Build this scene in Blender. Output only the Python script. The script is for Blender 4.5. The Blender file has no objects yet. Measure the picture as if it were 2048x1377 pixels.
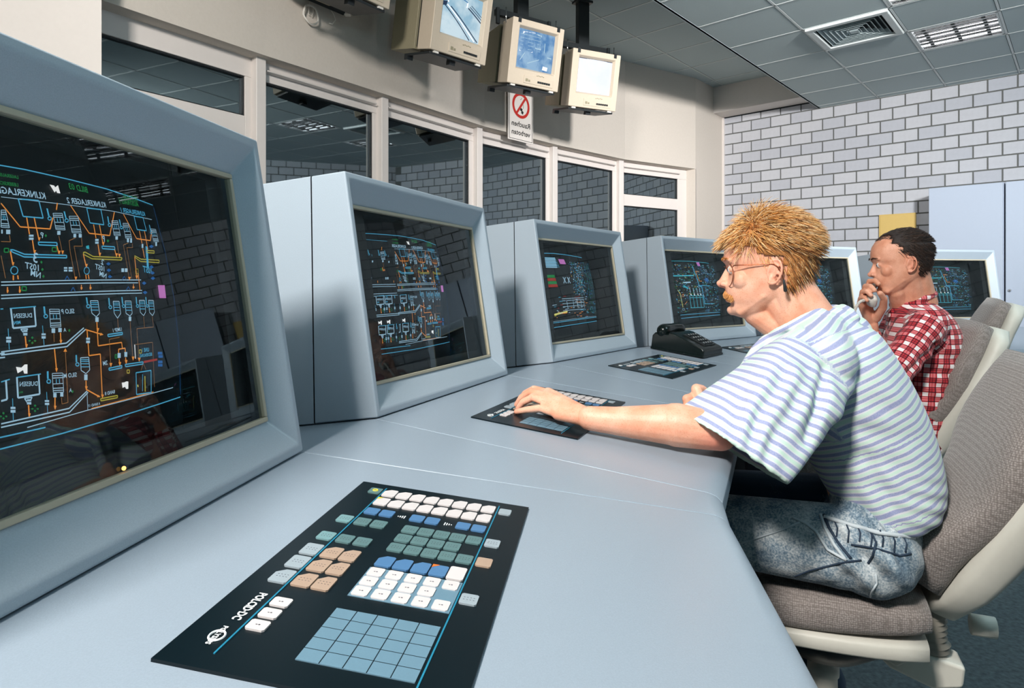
import bpy, bmesh, math, random
import numpy as np
from mathutils import Vector, Matrix
from mathutils.bvhtree import BVHTree
R = math.radians
random.seed(7); rng = np.random.default_rng(7)
SC = bpy.context.scene
COL = SC.collection
CH = 1.10                                   # camera height above the carpet

# ---------------------------------------------------------------- camera, world, light, exposure
cam_d = bpy.data.cameras.new('camera'); cam = bpy.data.objects.new('camera', cam_d); COL.objects.link(cam)
cam.location = (0, 0, CH); cam.rotation_euler = (R(90), 0, 0)
cam_d.sensor_width = 36; cam_d.lens = 22.64; cam_d.shift_y = -0.0569; cam_d.clip_start = 0.02
SC.camera = cam
W = bpy.data.worlds.new('world'); SC.world = W; W.use_nodes = True
W.node_tree.nodes['Background'].inputs[0].default_value = (0.02, 0.03, 0.04, 1)
W.node_tree.nodes['Background'].inputs[1].default_value = 0.2
SC.view_settings.view_transform = 'Standard'; SC.view_settings.look = 'None'
SC.view_settings.gamma = 1; SC.view_settings.use_curve_mapping = False
SC.view_settings.exposure = 0.0
def area(name, loc, target, sx, sy, power, col):
    d = bpy.data.lights.new(name, 'AREA'); d.shape = 'RECTANGLE'; d.size = sx; d.size_y = sy; d.energy = power; d.color = col
    o = bpy.data.objects.new(name, d); COL.objects.link(o); o.location = loc
    o.rotation_euler = (Vector(target) - Vector(loc)).to_track_quat('-Z', 'Y').to_euler(); return o
# photographer's flash head high behind the camera on the left, the room's fluorescent field, and added fill lamps
area('flash_head', (-.95, -0.75, CH + 1.80), (0.1, 3.4, CH + .75), 0.42, 0.42, 172, (1.0, 0.94, 0.88))
area('fill_ceiling_bounce', (1.0, -1.6, CH + 0.5), (.5, -1.2, CH + 2.2), 0.6, 0.6, 30, (0.46, 0.86, 1.0))  # added uplight, brightens the ceiling and gives a soft teal fill
area('fluorescent_field', (2.7, 1.3, CH + 1.93), (2.7, 1.3, 0), 1.1, 0.5, 28, (0.60, 0.90, 1.0))
area('fill_right_wall', (1.7, -.9, CH + 1.6), (5.2, 3.3, CH + .7), 0.3, 0.3, 46, (.9, .97, 1.0)).data.spread = R(58)  # added fill so the right wall shows in the window reflections
area('fill_brick_wall', (2.3, .7, CH + 1.7), (1.9, 7.2, CH + 1.15), 0.3, 0.3, 80, (1.0, .97, .95)).data.spread = R(75)  # added fill that brightens the brick wall

# ---------------------------------------------------------------- helpers
F_ = 1288.0
def P(px, py, Z):                            # point at depth Z seen at (px, py), in metres, z relative to the floor
    return Vector(((px - 1024) / F_ * Z, Z, CH - (py - 572) / F_ * Z))
TH = R(41.9)
RM = Matrix.Rotation(-TH, 4, 'Z')            # room axes: x along the brick wall, y towards it
def rw(X, Y, z=0.0): return RM @ Vector((X, Y, z))

def mat(name, col, rough=0.5, metal=0.0, noise=None, spec=0.5, emit=None, bump=None, coat=0.0):
    m = bpy.data.materials.new(name); m.use_nodes = True; nt = m.node_tree; b = nt.nodes['Principled BSDF']
    b.inputs['Base Color'].default_value = (*col, 1); b.inputs['Roughness'].default_value = rough
    b.inputs['Metallic'].default_value = metal; b.inputs['Specular IOR Level'].default_value = spec
    b.inputs['Coat Weight'].default_value = coat
    tc = nt.nodes.new('ShaderNodeTexCoord')
    if noise:
        sc, amt = noise
        n = nt.nodes.new('ShaderNodeTexNoise'); n.inputs['Scale'].default_value = sc; n.inputs['Detail'].default_value = 3
        nt.links.new(tc.outputs['Object'], n.inputs['Vector'])
        mx = nt.nodes.new('ShaderNodeMix'); mx.data_type = 'RGBA'
        mx.inputs[6].default_value = (*[c * (1 - amt) for c in col], 1); mx.inputs[7].default_value = (*[min(1, c * (1 + amt)) for c in col], 1)
        nt.links.new(n.outputs['Fac'], mx.inputs[0]); nt.links.new(mx.outputs[2], b.inputs['Base Color'])
    if bump:
        sc, st = bump
        n2 = nt.nodes.new('ShaderNodeTexNoise'); n2.inputs['Scale'].default_value = sc
        nt.links.new(tc.outputs['Object'], n2.inputs['Vector'])
        bp = nt.nodes.new('ShaderNodeBump'); bp.inputs['Strength'].default_value = st; bp.inputs['Distance'].default_value = 0.002
        nt.links.new(n2.outputs['Fac'], bp.inputs['Height']); nt.links.new(bp.outputs['Normal'], b.inputs['Normal'])
    if emit:
        b.inputs['Emission Color'].default_value = (*emit[0], 1); b.inputs['Emission Strength'].default_value = emit[1]
    return m
def s2l(r, g, b): return tuple(((c / 255) / 12.92 if c / 255 < .04045 else (((c / 255) + .055) / 1.055) ** 2.4) for c in (r, g, b))
def glass_mat(name, refl, tint, rough=0.02):
    m = bpy.data.materials.new(name); m.use_nodes = True; nt = m.node_tree; nt.nodes.clear()
    o = nt.nodes.new('ShaderNodeOutputMaterial'); mx = nt.nodes.new('ShaderNodeMixShader')
    t = nt.nodes.new('ShaderNodeBsdfTransparent'); t.inputs[0].default_value = (*tint, 1)
    g = nt.nodes.new('ShaderNodeBsdfGlossy'); g.inputs['Roughness'].default_value = rough; g.inputs['Color'].default_value = (.8, .95, 1, 1)
    fr = nt.nodes.new('ShaderNodeFresnel'); fr.inputs['IOR'].default_value = refl
    ge = nt.nodes.new('ShaderNodeNewGeometry'); iv = nt.nodes.new('ShaderNodeMath'); iv.operation = 'SUBTRACT'; iv.inputs[0].default_value = 1
    mu = nt.nodes.new('ShaderNodeMath'); mu.operation = 'MULTIPLY'
    nt.links.new(ge.outputs['Backfacing'], iv.inputs[1]); nt.links.new(iv.outputs[0], mu.inputs[0]); nt.links.new(fr.outputs[0], mu.inputs[1])
    nt.links.new(mu.outputs[0], mx.inputs[0]); nt.links.new(t.outputs[0], mx.inputs[1]); nt.links.new(g.outputs[0], mx.inputs[2])
    nt.links.new(mx.outputs[0], o.inputs[0]); return m

class MB:
    """collects shapes, builds one mesh object"""
    def __init__(s): s.v = []; s.f = []; s.m = []
    def add(s, vs, fs, mi=0):
        k = len(s.v); s.v += [tuple(v) for v in vs]; s.f += [tuple(i + k for i in f) for f in fs]; s.m += [mi] * len(fs)
    def box(s, x0, y0, z0, x1, y1, z1, mi=0, M=None):
        vs = [Vector(p) for p in ((x0,y0,z0),(x1,y0,z0),(x1,y1,z0),(x0,y1,z0),(x0,y0,z1),(x1,y0,z1),(x1,y1,z1),(x0,y1,z1))]
        if M: vs = [M @ v for v in vs]
        s.add(vs, [(0,3,2,1),(4,5,6,7),(0,1,5,4),(1,2,6,5),(2,3,7,6),(3,0,4,7)], mi)
    def hexa(s, vs, mi=0): s.add(vs, [(0,3,2,1),(4,5,6,7),(0,1,5,4),(1,2,6,5),(2,3,7,6),(3,0,4,7)], mi)
    def rings(s, rs, cap=True, mi=0):
        n = len(rs[0]); vs = [p for r in rs for p in r]; fs = []
        for i in range(len(rs) - 1):
            for j in range(n): a = i*n + j; b = i*n + (j+1) % n; fs.append((a, b, b+n, a+n))
        if cap: fs.append(tuple(range(n))[::-1]); fs.append(tuple((len(rs)-1)*n + j for j in range(n)))
        s.add(vs, fs, mi)
    def prism(s, poly, h0, h1, axis='z', mi=0, M=None):     # poly in the other two axes
        def mk(a, b, h): return Vector({'z': (a, b, h), 'y': (a, h, b), 'x': (h, a, b)}[axis])
        r = [[mk(a, b, h) for a, b in poly] for h in (h0, h1)]
        if M: r = [[M @ v for v in q] for q in r]
        s.rings(r, True, mi)
    def tube(s, pts, r, n=8, mi=0, closed=False, cap=True):
        pts = [Vector(p) for p in pts]; N = len(pts); rr = r if isinstance(r, (list, tuple)) else [r] * N
        up = Vector((0, 0, 1)); rs = []
        for i, p in enumerate(pts):
            t = (pts[(i+1) % N] - pts[i-1]) if closed else (pts[min(i+1, N-1)] - pts[max(i-1, 0)])
            t = t.normalized() if t.length > 1e-9 else Vector((0, 0, 1))
            if i == 0: a = t.cross(up) if abs(t.z) < .9 else t.cross(Vector((1, 0, 0)))
            else: a = a - t * a.dot(t)
            a.normalize(); b = t.cross(a)
            rs.append([p + (a * math.cos(k*2*math.pi/n) + b * math.sin(k*2*math.pi/n)) * rr[i] for k in range(n)])
        if closed: rs.append(rs[0]); s.rings(rs, False, mi)
        else: s.rings(rs, cap, mi)
    def capsule(s, p1, p2, r1, r2, n=14, mi=0):
        p1 = Vector(p1); p2 = Vector(p2); t = (p2 - p1); L = t.length; t = t / L if L > 1e-9 else Vector((0, 0, 1))
        a = t.cross(Vector((0, 0, 1)) if abs(t.z) < .9 else Vector((1, 0, 0))).normalized(); b = t.cross(a); rs = []
        for k in range(5): th = math.pi/2 * (1 - (k + .35) / 5); rs.append((p1 - t * r1 * math.sin(th), r1 * math.cos(th)))
        for k in range(5): th = math.pi/2 * ((k + 0.0) / 4.6); rs.append((p2 + t * r2 * math.sin(th), r2 * math.cos(th)))
        s.rings([[c + (a * math.cos(j*2*math.pi/n) + b * math.sin(j*2*math.pi/n)) * q for j in range(n)] for c, q in rs], True, mi)
    def ellips(s, c, ax, ay, az, n=18, m=11, mi=0):       # axis vectors
        c = Vector(c); ax = Vector(ax); ay = Vector(ay); az = Vector(az); rs = []
        for i in range(m):
            ph = math.pi * ((i + .4) / (m - .2)) - math.pi/2
            rs.append([c + az * math.sin(ph) + (ax * math.cos(j*2*math.pi/n) + ay * math.sin(j*2*math.pi/n)) * math.cos(ph) for j in range(n)])
        s.rings(rs, True, mi)
    def lathe(s, prof, n=24, c=(0, 0, 0), mi=0):
        c = Vector(c); s.rings([[c + Vector((r*math.cos(j*2*math.pi/n), r*math.sin(j*2*math.pi/n), z)) for j in range(n)] for r, z in prof], True, mi)
    def mesh(s, name, mats, smooth=False):
        me = bpy.data.meshes.new(name); me.from_pydata(s.v, [], s.f)
        for m in (mats if isinstance(mats, (list, tuple)) else [mats]): me.materials.append(m)
        if len(me.materials) > 1: me.polygons.foreach_set('material_index', s.m)
        bm = bmesh.new(); bm.from_mesh(me); bmesh.ops.recalc_face_normals(bm, faces=bm.faces); bm.to_mesh(me); bm.free()
        if smooth: me.polygons.foreach_set('use_smooth', [True] * len(me.polygons))
        me.update(); return me
    def build(s, name, mats, parent=None, smooth=False, bevel=0, seg=2, M=None, weld=False):
        return link(name, s.mesh(name, mats, smooth), parent, bevel, seg, M)
def link(name, me, parent=None, bevel=0, seg=2, M=None):
    o = bpy.data.objects.new(name, me); COL.objects.link(o)
    if parent: o.parent = parent
    if M is not None: o.matrix_local = M
    if bevel:
        b = o.modifiers.new('bevel', 'BEVEL'); b.harden_normals = True; b.width = bevel; b.segments = seg; b.limit_method = 'ANGLE'; b.angle_limit = R(30)
        me.polygons.foreach_set('use_smooth', [True] * len(me.polygons))
    return o
def tag(o, label=None, cat=None, group=None, kind=None):
    if label: o['label'] = label
    if cat: o['category'] = cat
    if group: o['group'] = group
    if kind: o['kind'] = kind
    return o
def empty(name, M, label=None, cat=None, group=None, kind=None):
    o = bpy.data.objects.new(name, None); COL.objects.link(o); o.empty_display_size = .05
    o.matrix_world = M if isinstance(M, Matrix) else Matrix.Translation(M)
    return tag(o, label, cat, group, kind)
def copy_tree(o, parent=None):
    c = o.copy(); COL.objects.link(c)
    if parent: c.parent = parent
    for ch in list(o.children): copy_tree(ch, c)
    return c
def basis(x, y, z, loc): return Matrix(((x[0], y[0], z[0], loc[0]), (x[1], y[1], z[1], loc[1]), (x[2], y[2], z[2], loc[2]), (0, 0, 0, 1)))
def txt_mesh(t, font_bold=0.0):
    c = bpy.data.curves.new('t', 'FONT'); c.body = t; c.size = 1; c.offset = font_bold; c.resolution_u = 2
    o = bpy.data.objects.new('t', c); COL.objects.link(o)
    dg = bpy.context.evaluated_depsgraph_get(); me = bpy.data.meshes.new_from_object(o.evaluated_get(dg))
    vs = [tuple(v.co) for v in me.vertices]; fs = [tuple(p.vertices) for p in me.polygons]
    bpy.data.objects.remove(o); bpy.data.curves.remove(c); bpy.data.meshes.remove(me)
    x0 = min(v[0] for v in vs); x1 = max(v[0] for v in vs); h = .7
    return [((v[0]-x0) / (x1-x0), v[1] / h) for v in vs], fs, (x1-x0) / h
_tc = {}
def text(mb, t, o, xd, yd, mi=0, bold=0.02):                # o origin, xd vector over the whole width, yd cap-height vector
    if t not in _tc: _tc[t] = txt_mesh(t, bold)
    vs, fs, asp = _tc[t]; o = Vector(o); xd = Vector(xd); yd = Vector(yd)
    mb.add([o + xd * a + yd * b for a, b in vs], fs, mi)

# ---------------------------------------------------------------- materials
M_ = {}
M_['plaster'] = mat('plaster', s2l(206, 198, 188), .9, noise=(60, .05), bump=(300, .25))
M_['pier'] = mat('pier_paint', s2l(214, 208, 203), .85, noise=(40, .03))
M_['frame'] = mat('window_frame', s2l(222, 215, 210), .45, noise=(20, .02))
M_['gasket'] = mat('gasket', (.008, .01, .012), .5)
M_['brick'] = mat('sand_lime_brick', s2l(188, 190, 196), .9, noise=(25, .07), bump=(180, .4))
M_['brick_b'] = mat('sand_lime_brick_b', s2l(178, 181, 189), .9, noise=(25, .07), bump=(180, .4))
M_['mortar'] = mat('mortar', s2l(104, 106, 104), .95, noise=(80, .15))
M_['tile'] = mat('ceiling_tile', s2l(172, 186, 188), .9, noise=(90, .05), bump=(400, .3))
M_['tbar'] = mat('ceiling_tbar', s2l(196, 204, 204), .5)
M_['void'] = mat('ceiling_void', s2l(60, 66, 66), .9)
M_['carpet'] = mat('carpet', s2l(86, 96, 100), 1.0, noise=(70, .8), bump=(160, 1.0))
M_['glass'] = glass_mat('window_glass', 3.0, (.5, .55, .6))
M_['night'] = mat('night_wall', (.004, .006, .008), 1)
M_['desk'] = mat('desk_laminate', s2l(144, 157, 170), .30, noise=(700, .12), spec=.5, bump=(700, .05))
M_['desk_dark'] = mat('desk_underside', s2l(40, 46, 50), .7)
M_['case'] = mat('monitor_case', s2l(154, 167, 178), .38, noise=(700, .12), bump=(700, .05))
M_['gap'] = mat('joint_gap', (.01, .015, .02), .8)
M_['trim'] = mat('glass_trim', s2l(168, 160, 140), .4)
M_['black'] = mat('black_interior', (.004, .006, .007), .6)
M_['crt'] = mat('crt_face', (.010, .014, .016), .4, spec=.2)
M_['smoke'] = glass_mat('smoked_glass', 1.33, (.88, .9, .9), .0)
M_['kb'] = mat('keyboard_foil', s2l(7, 21, 27), .32, spec=.25)
M_['cream'] = mat('monitor_plastic', s2l(206, 192, 172), .5, noise=(60, .04))
M_['khaki'] = mat('monitor_rear', s2l(150, 143, 118), .55, noise=(60, .06))
M_['blackmetal'] = mat('black_metal', (.012, .016, .018), .4)
M_['white'] = mat('white_plastic', s2l(226, 222, 214), .45)
M_['cab'] = mat('cabinet_paint', s2l(172, 184, 202), .5, noise=(60, .02))
M_['chrome'] = mat('chrome', (.8, .8, .8), .15, 1.0)
M_['ochre'] = mat('ochre_box', s2l(206, 176, 104), .6, noise=(30, .04))
M_['phone'] = mat('phone_plastic', s2l(8, 18, 17), .2, spec=.35)
M_['shell'] = mat('chair_shell', s2l(208, 206, 196), .5, noise=(100, .03))
M_['rubber'] = mat('bellows_rubber', s2l(150, 146, 136), .6)

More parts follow.
